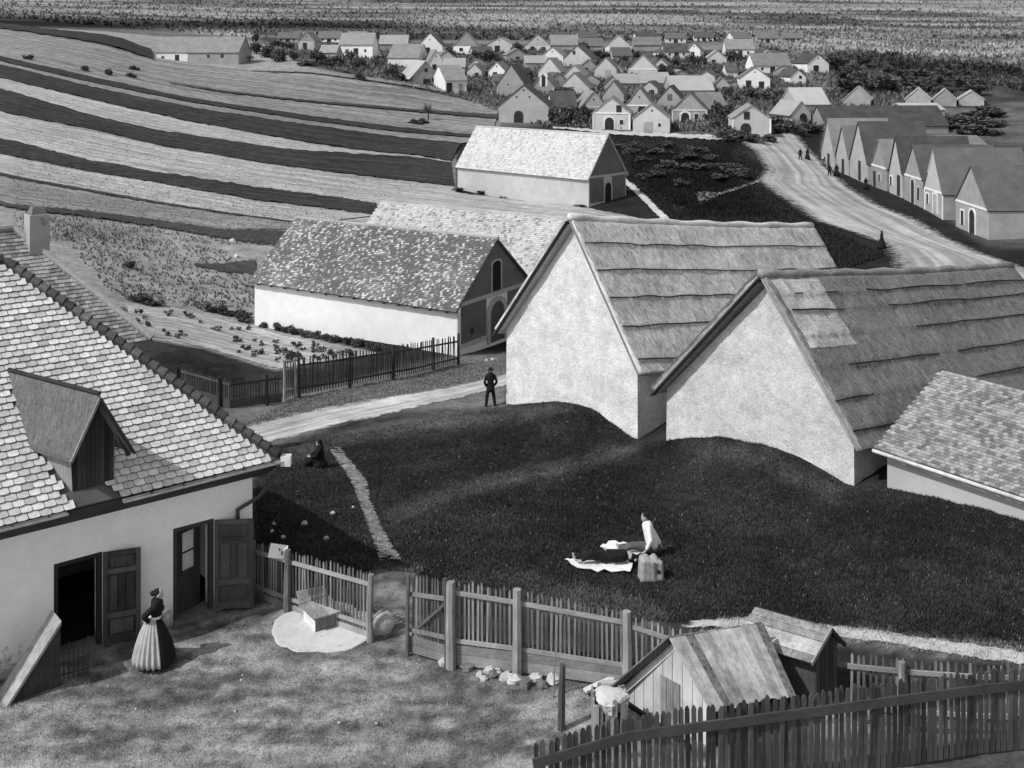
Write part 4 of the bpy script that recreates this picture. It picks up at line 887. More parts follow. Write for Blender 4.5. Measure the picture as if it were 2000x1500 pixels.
MB().tube([q3 + Vector((0, 0, .05)), q2 + Vector((0, 0, .05))], .13, 8).build('ridge_tiles', 'tile_speck2', t).parent = rp2
wc = E2 - D * .35 - N * .35
w4 = [wc, wc - D * RL2, wc - D * RL2 - N * (2 * R2_ - .7), wc - N * (2 * R2_ - .7)]
MB().hexa([Vector((p.x, p.y, -2.6)) for p in w4] + [Vector((p.x, p.y, E2.z - .05)) for p in w4]).build('wall', 'vlight', t)
ch = on_plane(72, 476, q0, NV3); c_ = MB(); cw = .34
c_.hexa([ch + D * a + N * b + Vector((0, 0, z)) for z in (-.5, 1.05) for a, b in ((-cw, cw), (cw, cw), (cw, -cw), (-cw, -cw))]).build('chimney', 'vgrey', t)
c_ = MB().hexa([ch + D * a * k + N * b * k + Vector((0, 0, z)) for z, k in ((1.051, .8), (1.32, .5)) for a, b in ((-cw, cw), (cw, cw), (cw, -cw), (-cw, -cw))]).build('chimney_cap', 'rock_d', t)

# ------------------------------------------------------------------ row of cellar houses along the village road (gables face the road)
def row_house(pxn, pxf, ybase, yapex, yeave, L, **kw):
    Xr = 45.0; Yn = Xr * F / (pxn - CX); Yf = Xr * F / (pxf - CX); Ym = (Yn + Yf) / 2; zb = CH - (ybase - HY) * Ym / F
    hr = CH - (yapex - HY) * Ym / F - zb; he = CH - (yeave - HY) * Ym / F - zb
    w = Yf - Yn - .15
    kw.setdefault('oh', .05); kw.setdefault('vo', .15)
    return house('cellar_house', kw.pop('label'), 'cellar house', (Xr, Ym, zb), -90, w, L, he, hr, group='cellar houses along the village road', base=2.2, **kw)
row_house(1932, 1866, 456, 324, 402, 9, label='cellar house with white cornice and arched doorway at the near end of the row', wall='vgrey', roof='vroof_d', band='trim', gable='vgrey',
          ops=[door(.2, 1.3, 2.5, 1.0, 'trim', z=-.2), win(-2.1, .5, .7, 1.4, 'trim')])
row_house(1843, 1805, 416, 290, 374, 9, label='cellar house with white corner stripes and a white framed door', wall='vgrey', roof='vroof_d', band='trim', corners='trim', gable='vlight', ops=[door(.5, 1.1, 2.0, 0, 'trim', mat='vgrey'), win(-1.6, .8, .6, 1.0, 'trim')])
row_house(1803, 1766, 399, 284, 347, 8.5, label='cellar house with tall dark arched door and white cornice', wall='vgrey', roof='vroof_d', band='trim', gable='vgrey', ops=[door(-.1, 1.0, 2.7, 1.0, 'vlight'), win(1.6, .7, .7, 1.3, 'vlight')])
row_house(1763, 1737, 380, 267, 336, 8, label='plain pale cellar house with a narrow dark door', wall='vlight', roof='vroof_d', ops=[door(.9, .9, 2.3), win(-1.5, .9, .7, 1.0, 'vwhite')])
row_house(1733, 1702, 368, 273, 327, 8, label='low cellar house with pale plinth band and one small window', wall='vgrey', roof='vroof', band='trim', gable='vgrey', ops=[win(.2, .9, .7, .8, 'vlight'), door(-1.7, .8, 1.9)])
row_house(1695, 1660, 351, 238, 316, 8, label='tall cellar house with bare gable and a dark slit door', wall='vgrey', roof='vroof_d', ops=[door(.4, .9, 2.4)])
row_house(1658, 1633, 340, 246, 306, 8, label='narrow grey cellar house between two taller gables', wall='vgrey', roof='vroof_d', ops=[door(.3, 1.0, 2.0)])
row_house(1631, 1604, 328, 232, 300, 8, label='grey cellar house with broad pale roof at the far end of the row', wall='vgrey', roof='vroof', ops=[door(.3, 1.0, 2.0), win(-1.6, .8, .5, .6)])

# ------------------------------------------------------------------ far village
VG = 'houses of the far village'
def vh(lab, xl, xr, yb, ye, ya, rho=28, L=9, wall='vlight', roof='vroof', cat='house', name='village_house', ops='auto', **kw):
    """gable toward the viewer; sizes follow from where the base meets the hillside"""
    rho = rho * .55; L = L * .8; px = (xl + xr) / 2; p = gp(px, yb); Y = p.y; r = math.radians(rho)
    w = (xr - xl) * Y / F / max(.35, (math.cos(r) + (p.x / Y) * math.sin(r))); he = max(1.2, (yb - ye) * Y / F); hr = (yb - ya) * Y / F
    kw.setdefault('oh', .15); kw.setdefault('vo', .15)
    if ops == 'auto': ops = [door(-.1 * w, min(1.3, w * .25), min(2.0, he * .8)), vent(0, he + (hr - he) * .45)]
    elif callable(ops): ops = ops(w, he, hr)
    return house(name, lab, cat, p, -rho, w, L, he, hr, wall=wall, roof=roof, ops=ops, group=VG, base=2.5, **kw)
def vl(lab, xl, xr, yb, ye, yr, rho=8, wd=6, wall='vlight', roof='vroof', ops='auto', **kw):
    """long eaves side toward the viewer"""
    p = gp((xl + xr) / 2, yb); Y = p.y; L = (xr - xl) * Y / F; he = max(1.0, (yb - ye) * Y / F); hr = max((yb - yr) * Y / F + .2, he + .8)
    r = math.radians(-90 + rho); yv = Vector((-math.sin(r), math.cos(r), 0)); xv = Vector((math.cos(r), math.sin(r), 0))
    loc = p - yv * L / 2 - xv * wd / 2
    kw.setdefault('oh', .2); kw.setdefault('vo', .15)
    if ops == 'auto': ops = [door(L * .5, 1.1, min(2.0, he * .85), face='r'), win(L * .22, he * .4, .5, .6, face='r'), win(L * .78, he * .4, .5, .6, face='r')]
    return house('village_house', lab, 'house', loc, -90 + rho, wd, L, he, hr, wall=wall, roof=roof, ops=ops, group=VG, base=2.5, **kw)
A3 = lambda w, he, hr: [door(-.1 * w, 1.6, min(2.1, he * .85), 1.0, mat='vdoor'), vent(0, he + (hr - he) * .72), vent(-.14 * w, he + (hr - he) * .4), vent(.12 * w, he + (hr - he) * .4)]
TWO = lambda w, he, hr: [door(-.2 * w, 1.1, he * .8), door(.22 * w, 1.1, he * .7), vent(0, he + (hr - he) * .5)]
vl('long low farmhouse, half white and half grey, above the striped fields', 300, 470, 122, 102, 74, -9, 7, 'vgrey', 'vroof', ops=[win(14.5, 1.0, .6, .7, face='r'), win(11.5, 1.0, .5, .6, face='r')])
hobj = bpy.data.objects[-1] if False else None
vh('small grey gabled house with white foot on the upper village edge', 583, 614, 97, 80, 62, 10, 8, 'vlight', 'vroof', gable='vgrey')
vl('white longhouse with dark square door and two tiny windows', 662, 728, 111, 87, 66, -5, 6.5, 'vwhite', 'vroof')
vl('grey shed roof beside the white longhouse with the square door', 741, 796, 100, 86, 70, 0, 6, 'vgrey', 'vroof', ops=[])
vl('white walled long house with grey roof in front of the grey shed', 756, 818, 129, 113, 88, -14, 8, 'vwhite', 'vroof', ops=[])
vh('white gable house at the end of the grey roofed long house', 836, 867, 140, 122, 97, -25, 8, 'vwhite', 'vroof')
vh('tall pure white gable high on the village hill', 815, 864, 103, 90, 64, 12, 9, 'vwhite', 'vroof_d')
vh('two tone house, grey gable above white ground floor with two windows', 885, 934, 105, 90, 64, 8, 9, 'vwhite', 'vroof', gable='vgrey', ops=lambda w, he, hr: [win(-.18 * w, he * .35, .9, .8), win(.24 * w, he * .35, .6, .9)])
vh('pale rough gabled house beside the two tone house', 952, 1000, 102, 86, 73, 20, 9, 'vlight', 'vroof')
vh('dark timber gabled house with wide lit roof at the village edge', 806, 856, 168, 148, 119, -38, 11, 'vgrey', 'vroof_l', oh=.7, ops=lambda w, he, hr: [door(.05 * w, 1.5, he * .7), win(.3 * w, he * .4, .6, .8), win(.02 * w, he + (hr - he) * .25, .6, .8)])
vl('small pale long house behind the white porch house', 866, 908, 146, 131, 116, 0, 6, 'vlight', 'vroof', ops=[win(1, .6, .5, .6, face='r')])
vl('white porch house with dark doorway at the edge of the stubble', 869, 913, 182, 157, 130, 22, 8.5, 'vwhite', 'vroof', ops=[door(.8, 1.2, 2.1, face='r'), door(3.2, .9, 1.9, face='r', mat='vgrey')])
vh('white round topped gable peeping over the porch house', 915, 942, 140, 128, 117, 20, 7, 'vwhite', 'vroof', ops=[])
vh('white gable with dark doorway beside the rough stone gable', 954, 986, 152, 138, 121, 25, 8, 'vwhite', 'vroof')
vh('grey gable over white ground floor with two dark doors, top of the hill', 1025, 1075, 98, 89, 67, 8, 9, 'vwhite', 'vroof', gable='vlight', ops=TWO)
vl('low grey roofed house between the two hilltop gables', 1076, 1128, 97, 88, 70, 0, 6, 'vgrey', 'vroof', ops=[])
vl('long dark roof below the hilltop, half behind trees', 1132, 1178, 100, 90, 76, 0, 6, 'vgrey', 'vroof_d', ops=[])
vh('bright gable house with roof falling to the right below the hilltop', 1057, 1100, 123, 110, 92, 26, 9, 'vwhite', 'vroof')
vh('broad pale gable with one dark window and white foot', 1101, 1154, 130, 114, 89, 28, 10, 'vlight', 'vroof_d', ops=lambda w, he, hr: [win(-.12 * w, he + (hr - he) * .3, .6, .9)])
vh('grey gable house with two wide dark gates on the hilltop', 1182, 1233, 103, 91, 68, 8, 9, 'vwhite', 'vroof', gable='vlight', ops=lambda w, he, hr: [door(-.15 * w, 1.8, he * .75, mat='vgrey'), door(.24 * w, 1.3, he * .75)])
vl('long grey roof beside the house with wide gates', 1238, 1292, 100, 88, 74, 0, 6, 'vgrey', 'vroof', ops=[])
vl('dark long roof with white wall pieces below', 1297, 1346, 113, 101, 86, 0, 6, 'vwhite', 'vroof_d')
vh('small white gable leaning against the dark long roof', 1343, 1368, 113, 98, 84, 35, 6, 'vwhite', 'vroof')
vh('grey gable with a tall grey door in the middle of the village', 1161, 1204, 154, 135, 112, 24, 9, 'vlight', 'vroof', ops=lambda w, he, hr: [door(.12 * w, 1.2, he * .9, mat='vgrey')])
vh('tiny pale gable attached to the house with the tall grey door', 1195, 1216, 149, 138, 127, 24, 6, 'vlight', 'vroof', ops=[])
vh('pale gable with dark arched door and white band, middle of the village', 1226, 1284, 152, 136, 107, 20, 10, 'vlight', 'vroof', band='vwhite', ops=lambda w, he, hr: [door(-.1 * w, 1.4, he * .75, 1.0), win(-.36 * w, he * .4, .3, .6)])
vh('blank grey gable with roof falling to the right', 1051, 1094, 152, 140, 113, 30, 9, 'vlight', 'vroof', ops=[])
vh('small pale gable squeezed between two grey roofs', 1101, 1141, 158, 148, 127, 28, 9, 'vlight', 'vroof', ops=[])
vh('rough stone gable with crumbling plaster at the edge of the field', 970, 1025, 188, 166, 126, 26, 10, 'vgrey', 'vroof_d', ops=lambda w, he, hr: [vent(-.1 * w, he)])
vh('gable with one tall arched window in a white surround', 1039, 1082, 182, 172, 144, 24, 9, 'vgrey', 'vroof', ops=lambda w, he, hr: [win(.03 * w, he + .2, .8, 2.4, 'vwhite', arch=1.0, fw=.4)], corners='vwhite')
vh('wide bright gable without openings above the dark hipped cottage', 1091, 1151, 184, 176, 142, 24, 10, 'vlight', 'vroof', ops=[])
vl('grey roof in the middle of the village, long side forward', 1203, 1254, 172, 164, 147, 6, 7, 'vgrey', 'vroof', ops=[])
vl('pale grey long roof behind the white trimmed gables', 1252, 1312, 172, 162, 144, 6, 7, 'vgrey', 'vroof', ops=[])
vl('longest light roof of the village, shining in the sun', 1312, 1396, 186, 178, 151, 6, 8, 'vgrey', 'vroof_l', ops=[])
vh('large barn like gable with arched gate and three vent holes', 974, 1071, 240, 207, 166, 14, 11, 'vlight', 'vroof_d', ops=A3)
vl('cottage with dark roof and white wall, dark door in the middle', 1077, 1126, 226, 209, 181, 4, 6, 'vwhite', 'vroof_d')
vh('pale gable with white band, its roof falling to the left', 1134, 1185, 227, 210, 178, -12, 9, 'vlight', 'vroof', band='vwhite', corners='vwhite')
vh('white trimmed cellar house with arched gate and dark loft opening', 1157, 1231, 253, 222, 190, 16, 10, 'vlight', 'vroof', band='vwhite', corners='vwhite', ops=lambda w, he, hr: [door(-.05 * w, 1.5, 2.0, 1.0, 'vwhite', fw=.25), win(.27 * w, .9, .6, .7, 'vwhite', fw=.2), dict(name='loft_door', mat='vdoor', face='g', u0=.13 * w, u1=.27 * w, z0=he - .1, z1=he + 1.4)])
vh('grey gable between roofs in the lower village', 1177, 1218, 200, 185, 158, 26, 8, 'vgrey', 'vroof', ops=[])
vh('cellar house with white cornice and half hidden round door', 1221, 1276, 224, 207, 171, 20, 10, 'vlight', 'vroof', band='vwhite', ops=lambda w, he, hr: [door(.1 * w, 1.5, 1.7, 1.0), vent(0, he + (hr - he) * .45)])
vh('plain cellar house with square plank door beside the track', 1236, 1308, 259, 232, 203, 18, 9, 'vlight', 'vroof', ops=lambda w, he, hr: [door(-.08 * w, 1.4, 1.7, mat='vgrey'), win(.22 * w, 1.0, .4, .5), vent(.02 * w, he + (hr - he) * .5)])
vh('dull gable with dark loft door above the white trimmed houses', 1283, 1333, 212, 196, 168, 26, 10, 'vgrey', 'vroof_d', ops=lambda w, he, hr: [win(0, he, .9, 1.2, mat='vdark')])
vh('white edged gable with round door and square window by the gully', 1312, 1381, 238, 216, 181, 20, 12, 'vgrey', 'vroof_d', band='vwhite', corners='vwhite', ops=lambda w, he, hr: [door(-.12 * w, 1.4, 1.6, 1.0, 'vwhite', fw=.3), win(.2 * w, .6, .7, .8, 'vwhite')])
vl('grey roofed house at the right end of the lower village', 1372, 1424, 224, 214, 184, 14, 7, 'vgrey', 'vroof', ops=[door(4, 1.2, 1.2, face='r')])
vh('bright white gable with two doors above the gully', 1444, 1504, 173, 153, 131, 14, 9, 'vwhite', 'vroof', ops=TWO)
vl('white walled house with broad grey roof behind the bright gable', 1472, 1546, 143, 128, 106, 4, 7, 'vwhite', 'vroof')
vh('white gable with dark roof falling left, highest on the right', 1577, 1619, 142, 124, 105, -26, 9, 'vwhite', 'vroof_d')
vh('small white gable just below the highest right hand house', 1543, 1574, 163, 150, 135, -22, 8, 'vwhite', 'vroof_d', ops=lambda w, he, hr: [win(.15 * w, he * .7, .6, .7)])
vl('white house with grey roof on the upper right of the village', 1418, 1473, 111, 96, 78, -4, 7, 'vwhite', 'vroof')
vl('tiny white hut left of the bright gable with two doors', 1419, 1441, 151, 140, 126, 0, 5, 'vwhite', 'vroof_d', ops=[])
vl('light roofed barn with bare tree in front, near the road bend', 1555, 1622, 216, 204, 175, 8, 8, 'vgrey', 'vroof_l', ops=[])
vh('gabled house with arched door below the light roofed barn', 1546, 1584, 240, 222, 198, -24, 9, 'vlight', 'vroof', oh=.4, ops=lambda w, he, hr: [door(.1 * w, 1.3, 1.6, 1.0)])
vh('detached cellar house with arched gate and dark loft hatch by the road', 1430, 1506, 266, 232, 206, 12, 9, 'vlight', 'vroof', corners='vwhite', ops=lambda w, he, hr: [door(-.15 * w, 1.6, 2.0, 1.0), dict(name='loft_door', mat='vdoor', face='g', u0=-.2 * w, u1=-.05 * w, z0=he - .1, z1=he + 1.1)])
for lab, xl, xr, ya in (('dark gable nearest the far wood on the right', 1648, 1700, 170), ('first of three steep roofs below the far wood', 1768, 1818, 172), ('middle one of three steep roofs below the far wood', 1822, 1868, 174), ('last of three steep roofs below the far wood', 1872, 1922, 178)):
    vh(lab, xl, xr, 207, 196, ya, 38, 10, 'vgrey', 'vroof_l', ops=[])
vl('very long dark roof running behind the row of cellar houses', 1612, 1855, 262, 246, 212, 3, 9, 'vgrey', 'vroof_d', ops=[])
vl('shed with whitish flat roof above the very long dark roof', 1768, 1846, 226, 218, 206, 2, 8, 'vgrey', 'vroof_l', ops=[])
vl('low grey shed roof behind the cellar row at the right edge', 1845, 1930, 300, 288, 272, 2, 8, 'vgrey', 'vroof', ops=[])
OB = random.Random(12)
for px, yb in [(640, 112), (800, 108), (872, 122), (926, 150), (944, 112), (1010, 118), (1046, 132), (1150, 140), (1216, 118), (1240, 166), (1290, 138), (1330, 160), (1152, 168), (1090, 166), (1196, 176), (1268, 184), (1400, 124), (1380, 160), (1500, 122), (1530, 150), (1140, 120), (1310, 112), (1410, 178), (985, 168)]:
    wd_ = OB.uniform(26, 42)
    if OB.random() < .6: vh('small grey outbuilding squeezed between the village houses', px - wd_ / 2, px + wd_ / 2, yb, yb - 10, yb - OB.uniform(20, 27), OB.uniform(-30, 45), 7, OB.choice(['vlight', 'vgrey', 'vlight']), OB.choice(['vroof', 'vroof_d', 'vroof']), ops=lambda w, he, hr: [door(OB.uniform(-.2, .2) * w, .9, he * .75)])
    else: vl('low grey shed roof lying between the village houses', px - wd_ / 2, px + wd_ / 2, yb, yb - 9, yb - OB.uniform(18, 24), OB.uniform(-10, 14), 5, 'vgrey', OB.choice(['vroof', 'vroof_d']), ops=[])
for px in (560, 596, 640, 700, 776, 1098, 1150, 1262, 1320, 1376, 1452, 1500, 1548):
    vl('far house roof on the highest edge of the village', px - 20, px + OB.uniform(14, 26), 82 + OB.uniform(-3, 3), 75, 66 - OB.uniform(0, 4), OB.uniform(-12, 16), 6, OB.choice(['vwhite', 'vlight', 'vgrey']), OB.choice(['vroof', 'vroof_d']))
# the white half of the long low farmhouse
for o in list(bpy.data.objects):
    if o.get('label', '').startswith('long low farmhouse'):
        Lf = 170 * o.location.y / F
        MB().box(3.51, 3.56, .1, 7.0, -.8, 1.95).build('white_wall_panel', 'vwhite', o); MB().box(3.561, 3.6, 4.2, 5.1, -.3, 1.6).build('door', 'vdoor', o); MB().box(3.561, 3.6, 1.2, 1.8, .5, 1.3).build('window', 'vdoor', o)

# ------------------------------------------------------------------ fences
def picket_mesh(name, w, th, mat, pointed=True):
    mb = MB(); h = w / 2
    pr = [(-h, 0), (h, 0), (h, .965), (h * .4, 1.0), (-h * .4, 1.0), (-h, .965)] if pointed else [(-h, 0), (h, 0), (h, .985), (h * .5, 1.0), (-h * .6, .99), (-h, .98)]
    return mb.prism([(x, -th / 2, z) for x, z in pr], (0, th, 0)).mesh(name, mat)
def fence(label, pts, hs, sp, pw, mat, rails, railmat, posts, postmat='wood', gap=.12, board=None, side=-1, pmesh=None, name='picket_fence', lean=.02, ph=.0, postr=.075, cat='fence'):
    """pts: ground points along the fence; hs: picket-top heights at those points; rails: fractions of the height; side: which face the rails are on"""
    pts = [Vector(p) for p in pts]; t = thing(name, label, cat, pts[0], 0, world=True)
    ds = [0]
    for a, b in zip(pts, pts[1:]): ds.append(ds[-1] + (b - a).to_2d().length)
    def at_d(d):
        for i in range(len(pts) - 1):
            if d <= ds[i + 1] or i == len(pts) - 2:
                f = (d - ds[i]) / (ds[i + 1] - ds[i]); return pts[i].lerp(pts[i + 1], f), hs[i] + (hs[i + 1] - hs[i]) * f, (pts[i + 1] - pts[i]).to_2d().normalized()
    pm = pmesh or picket_mesh('picket', pw, .022, mat); d = sp * .6
    while d < ds[-1] - sp * .3:
        p, h, v = at_d(d); hh = h * random.uniform(.965, 1.02) - gap
        o = bpy.data.objects.new('picket', pm); COL.objects.link(o); o.parent = t
        o.location = p - pts[0] + Vector((0, 0, gap)); o.rotation_euler = (random.uniform(-lean, lean), random.uniform(-lean, lean), math.atan2(v.y, v.x) + random.uniform(-.05, .05)); o.scale = (random.uniform(.8, 1.1), 1, hh); d += sp * random.uniform(.93, 1.07)
    for i in range(len(pts) - 1):
        a, b = pts[i], pts[i + 1]; v = (b - a).to_2d().normalized(); nrm = Vector((v.y, -v.x, 0)) * side
        for fr in rails:
            MB().beam(a + Vector((0, 0, hs[i] * fr)) + nrm * .035, b + Vector((0, 0, hs[i + 1] * fr)) + nrm * .035, .045, .17 if railmat == 'rail_d' and len(rails) == 1 else .085).build('rail', railmat, t)
        for z0, z1 in (board or ()):
            MB().beam(a + Vector((0, 0, (z0 + z1) / 2)) + nrm * .03, b + Vector((0, 0, (z0 + z1) / 2)) + nrm * .03, .03, z1 - z0).build('base_board', railmat, t)
    for d, ex in posts:
        p, h, v = at_d(min(d, ds[-1])); nrm = Vector((v.y, -v.x, 0)) * side; q = p + nrm * .12; r = postr
        MB().tube([q + Vector((0, 0, -.3)), q + Vector((random.uniform(-.02, .02), 0, h * .5)), q + Vector((random.uniform(-.03, .03), 0, h + ex))], [r * 1.15, r, r * .9], 7).build('post', postmat, t)
    return t
def flat(px, py, z=0.0): Y = (CH - z) * F / (py - HY); return Vector(((px - CX) * Y / F, Y, z))
def fz(px, py): p = flat(px, py); p.z = float(hz(p.x, p.y)); return p
f1 = [fz(500, 1163), fz(568, 1193), fz(730, 1250)]
fence('weathered picket fence behind the well, ending at the yard gateway', f1, [1.35, 1.4, 1.5], .098, .048, 'picket', [.83, .2], 'rail', [(.0, .05), ((f1[1] - f1[0]).to_2d().length, .08), ((f1[1] - f1[0]).to_2d().length + (f1[2] - f1[1]).to_2d().length, .02)], board=[(.02, .16)], side=1)
f3 = [fz(884, 1300), fz(1012, 1316), fz(1226, 1343)]
dl = [(f3[i + 1] - f3[i]).to_2d().length for i in range(2)]
fence('picket fence with pale base boards and thick crooked post beside the stones', f3, [1.86, 1.76, 1.6], .1, .05, 'picket', [.86, .3], 'rail', [(0, .0), (dl[0], .08), (sum(dl), .06)], board=[(.04, .27), (.28, .46)], side=1, postr=.1)
def on_ground(L_):
    for q in L_: q.z = float(hz(q.x, q.y))
    return L_
fence('grey picket fence run from the tarred post to behind the plank shed', on_ground([fz(1228, 1345), at(1330, 1360, 23.4), at(1470, 1380, 23.9)]), [1.6, 1.5, 1.4], .12, .052, 'picket', [.84, .3], 'rail', [(1.6, .0)], side=1)
fence('grey picket fence run between the small hut and the dark front fence', on_ground([at(1655, 1430, 22.6), at(1780, 1430, 22.35), at(1915, 1440, 22.15), at(2150, 1445, 22.0)]), [1.45, 1.42, 1.38, 1.38], .12, .052, 'picket', [.84, .3], 'rail', [(1.0, .0), (3.6, .02)], side=1)
ff0 = at(1050, 1500, 19.6); fpts = [at(1040, 1560, 19.6), at(1226, 1560, 20.0), at(1915, 1500, 21.45), at(2200, 1480, 21.9)]
gzs = [0.12, .2, .3, .35]
for p, z in zip(fpts, gzs): p.z = float(hz(p.x, p.y))
tops = [1.5, 1.775, 1.775, 1.775]
fence('dark picket fence with one heavy rail at the lower edge of the yard', fpts, [tp - p.z for tp, p in zip(tops, fpts)], .118, .09, 'picket_d', [.79], 'rail_d', [], postmat='dark_wood', side=1, gap=.05)
# garden fence along the lane, two runs and a gate post
g1 = [gp(350, 770), gp(450, 797), gp(550, 786)]
fence('dark wire thin picket fence with solid base board behind the hip roof', g1, [1.25, 1.2, 1.3], .13, .045, 'picket_d', [.86, .3], 'rail_d', [(0, .05), (2.4, .1), (4.6, .1)], postmat='dark_wood', board=[(.02, .4)], side=1)
g2 = [gp(582, 776), gp(660, 762), gp(730, 748), gp(806, 734), gp(892, 712)]
fence('broken garden fence of uneven stakes leading to the press house door', g2, [1.85, 1.75, 1.7, 1.65, 1.5], .15, .06, 'picket_d', [.8, .22], 'rail_d', [(.0, .0), (2.6, .05), (5.1, .05), (7.9, .12), (11, .15)], postmat='dark_wood', side=1, lean=.05)
gpost = [gp(552, 782), gp(578, 776)]
fence('small garden gate with pale posts at the fence corner', gpost, [1.85, 1.85], .12, .045, 'picket_d', [.93, .25], 'rail', [(0, -.1), (.62, .0)], postmat='wood', side=1, name='garden_gate', cat='gate', postr=.06)
# yard gate with its diagonal brace
ga, gb = fz(802, 1274), fz(878, 1298); ga.z += .03; gb.z += .03
gt = fence('open picket yard gate with diagonal brace between gateway and stones', [ga, gb], [1.72, 1.84], .1, .048, 'picket', [.76, .3], 'rail', [(.0, .05), ((gb - ga).to_2d().length, .05)], postmat='picket_d', board=[(.02, .2), (.21, .38)], side=1, name='yard_gate', cat='gate', postr=.045)
MB().beam(ga + Vector((.1, -.08, .52)), gb + Vector((-.06, -.08, 1.36)), .03, .06).build('brace', 'picket_d', gt)

# ------------------------------------------------------------------ sheds
def plank_slope(t, A, B, C_, D_, n, mat, nm, th=.025, along=False, jit=.02):
    """A,B ridge ends; D_,C_ eave ends under A and B. planks run ridge to eave, or along the ridge"""
    nrm = (B - A).cross(D_ - A).normalized(); nrm = nrm if nrm.z > 0 else -nrm
    for i in range(n):
        a, b = (i + .03) / n, (i + .97) / n; e = random.uniform(-jit, jit); l = nrm * random.uniform(0, .014)
        if along: q = [A.lerp(D_, a), B.lerp(C_, a) + (B - A).normalized() * e, B.lerp(C_, b) + (B - A).normalized() * e, A.lerp(D_, b)]
        else:
            dn_ = (D_ - A).normalized() * e; q = [A.lerp(B, a), A.lerp(B, b), D_.lerp(C_, b) + dn_, D_.lerp(C_, a) + dn_]
        MB().hexa([p + l for p in q] + [p + l + nrm * th for p in q]).build(nm, mat, t)
R0, R1, EA, EB, G0 = at(1306, 1248, 22.5), at(1490, 1219, 23.5), at(1386, 1390, 21.6), at(1553, 1360, 22.5), at(1193, 1344, 23.5)
G1 = R1 + (G0 - R0)
t = thing('plank_shed', 'low shed roofed with wide pale planks, pale boarded end with hatch', 'shed', (R0.x, R0.y, 0), 0, world=True)
M['plank_roof'] = m_wood('pale_roof_plank', .06, .58, (5, 5, 1.2), .35); M['plank_white'] = m_wood('pale_gable_plank', .4, .7, (9, 9, 1), .2)
plank_slope(t, R0, R1, EB, EA, 12, 'plank_roof', 'roof_plank', .03, jit=.05)
plank_slope(t, R0 + Vector((0, .02, 0)), R1 + Vector((0, .02, 0)), G1, G0, 12, 'wood', 'roof_plank', .03)
inn = (R1 - R0).normalized() * .22
def shp(f, z): # point on the gable end, f from far eave (0) over ridge (.53) to near eave (1)
    p = G0.lerp(EA, f) + inn; return Vector((p.x, p.y, z))
def gtop(f): return (G0.lerp(R0, f / .53)).z - .08 if f < .53 else (R0.lerp(EA, (f - .53) / .47)).z - .08
nb = 9
for i in range(nb):
    a, b = .06 + .88 * (i + .03) / nb, .06 + .88 * (i + .97) / nb; e = inn.normalized() * .02
    ztop = min(gtop(a), gtop(b)); za, zb = gtop(a), gtop(b)
    MB().hexa([shp(a, -.1), shp(b, -.1), shp(b, -.1) + e, shp(a, -.1) + e, shp(a, za), shp(b, zb), shp(b, zb) + e, shp(a, za) + e]).build('gable_plank', 'plank_white', t)
for i, (a, b) in enumerate(((.44, .5), (.505, .565), (.57, .63))):
    e = inn.normalized() * -.03; MB().hexa([shp(a, .25) - e * .1, shp(b, .25) - e * .1, shp(b, .25) + e, shp(a, .25) + e, shp(a, .98) - e * .1, shp(b, .98) - e * .1, shp(b, .98) + e, shp(a, .98) + e]).build('hatch_board', 'wood', t)
MB().beam(R0 + Vector((0, 0, -.06)), G0 + Vector((0, 0, -.06)), .07, .09).build('verge_beam', 'dark_wood', t)
MB().beam(R0 + Vector((.05, 0, -.16)) + inn * .3, G0 + Vector((.1, 0, -.16)) + inn * .3, .03, .12).build('verge_board', 'plank_white', t)
MB().beam(G0 + Vector((.0, 0, -.08)), EA + Vector((-.35, .1, -.72)), .07, .08).build('tie_beam', 'dark_wood', t)
MB().tube([G0 + Vector((.12, 0, -.3)), G0 + Vector((.12, 0, .0))], .07, 7).build('corner_post', 'wood', t)
MB().hexa([shp(.1, -.1) + inn, shp(.94, -.1) + inn, shp(.94, -.1) + inn * 8, shp(.1, -.1) + inn * 8, shp(.1, .25) + inn, shp(.94, .75) + inn, shp(.94, .5) + inn * 8, shp(.1, .1) + inn * 8]).build('side_wall', 'wood', t)
# small gabled hut beyond it
H0 = at(1622, 1229, 23.6); H1 = at(1476, 1188, 24.5); hv = (H1 - H0); hvn = hv.normalized(); hs_ = Vector((-hvn.y, hvn.x, 0)).normalized(); hs_ = hs_ if hs_.y < 0 else -hs_
He0 = at(1584, 1297, 23.05); He1 = He0 + hv; Hb0 = at(1649, 1260, 24.05); Hb1 = Hb0 + hv; hs_ = (He0 - Hb0); hs_.z = 0; hw_ = hs_.length; hs_.normalize()
t = thing('plank_hut', 'small gabled hut with horizontal roof boards and dark end wall', 'shed', (H0.x, H0.y, 0), 0, world=True)
plank_slope(t, H0, H1, He1, He0, 5, 'plank_roof', 'roof_board', .025, along=True, jit=.03); plank_slope(t, H0 + Vector((0, .015, 0)), H1 + Vector((0, .015, 0)), Hb1, Hb0, 5, 'wood', 'roof_board', .025, along=True)
w0, w1 = H0 + hvn * .07, H1 - hvn * .1
def hq(p, s_, z): r_ = p + hs_ * s_; return Vector((r_.x, r_.y, z))
zt_ = H0.z - .42; zr_ = H0.z - .06
MB().add([hq(w0, .5, -.4), hq(w0, -.42, -.4), hq(w0, -.42, zt_), hq(w0, 0, zr_), hq(w0, .5, zt_), hq(w1, .5, -.4), hq(w1, -.42, -.4), hq(w1, -.42, zt_), hq(w1, 0, zr_), hq(w1, .5, zt_)],
         [(0, 1, 2, 3, 4), (9, 8, 7, 6, 5), (0, 4, 9, 5), (1, 6, 7, 2)]).build('wall', 'door', t)
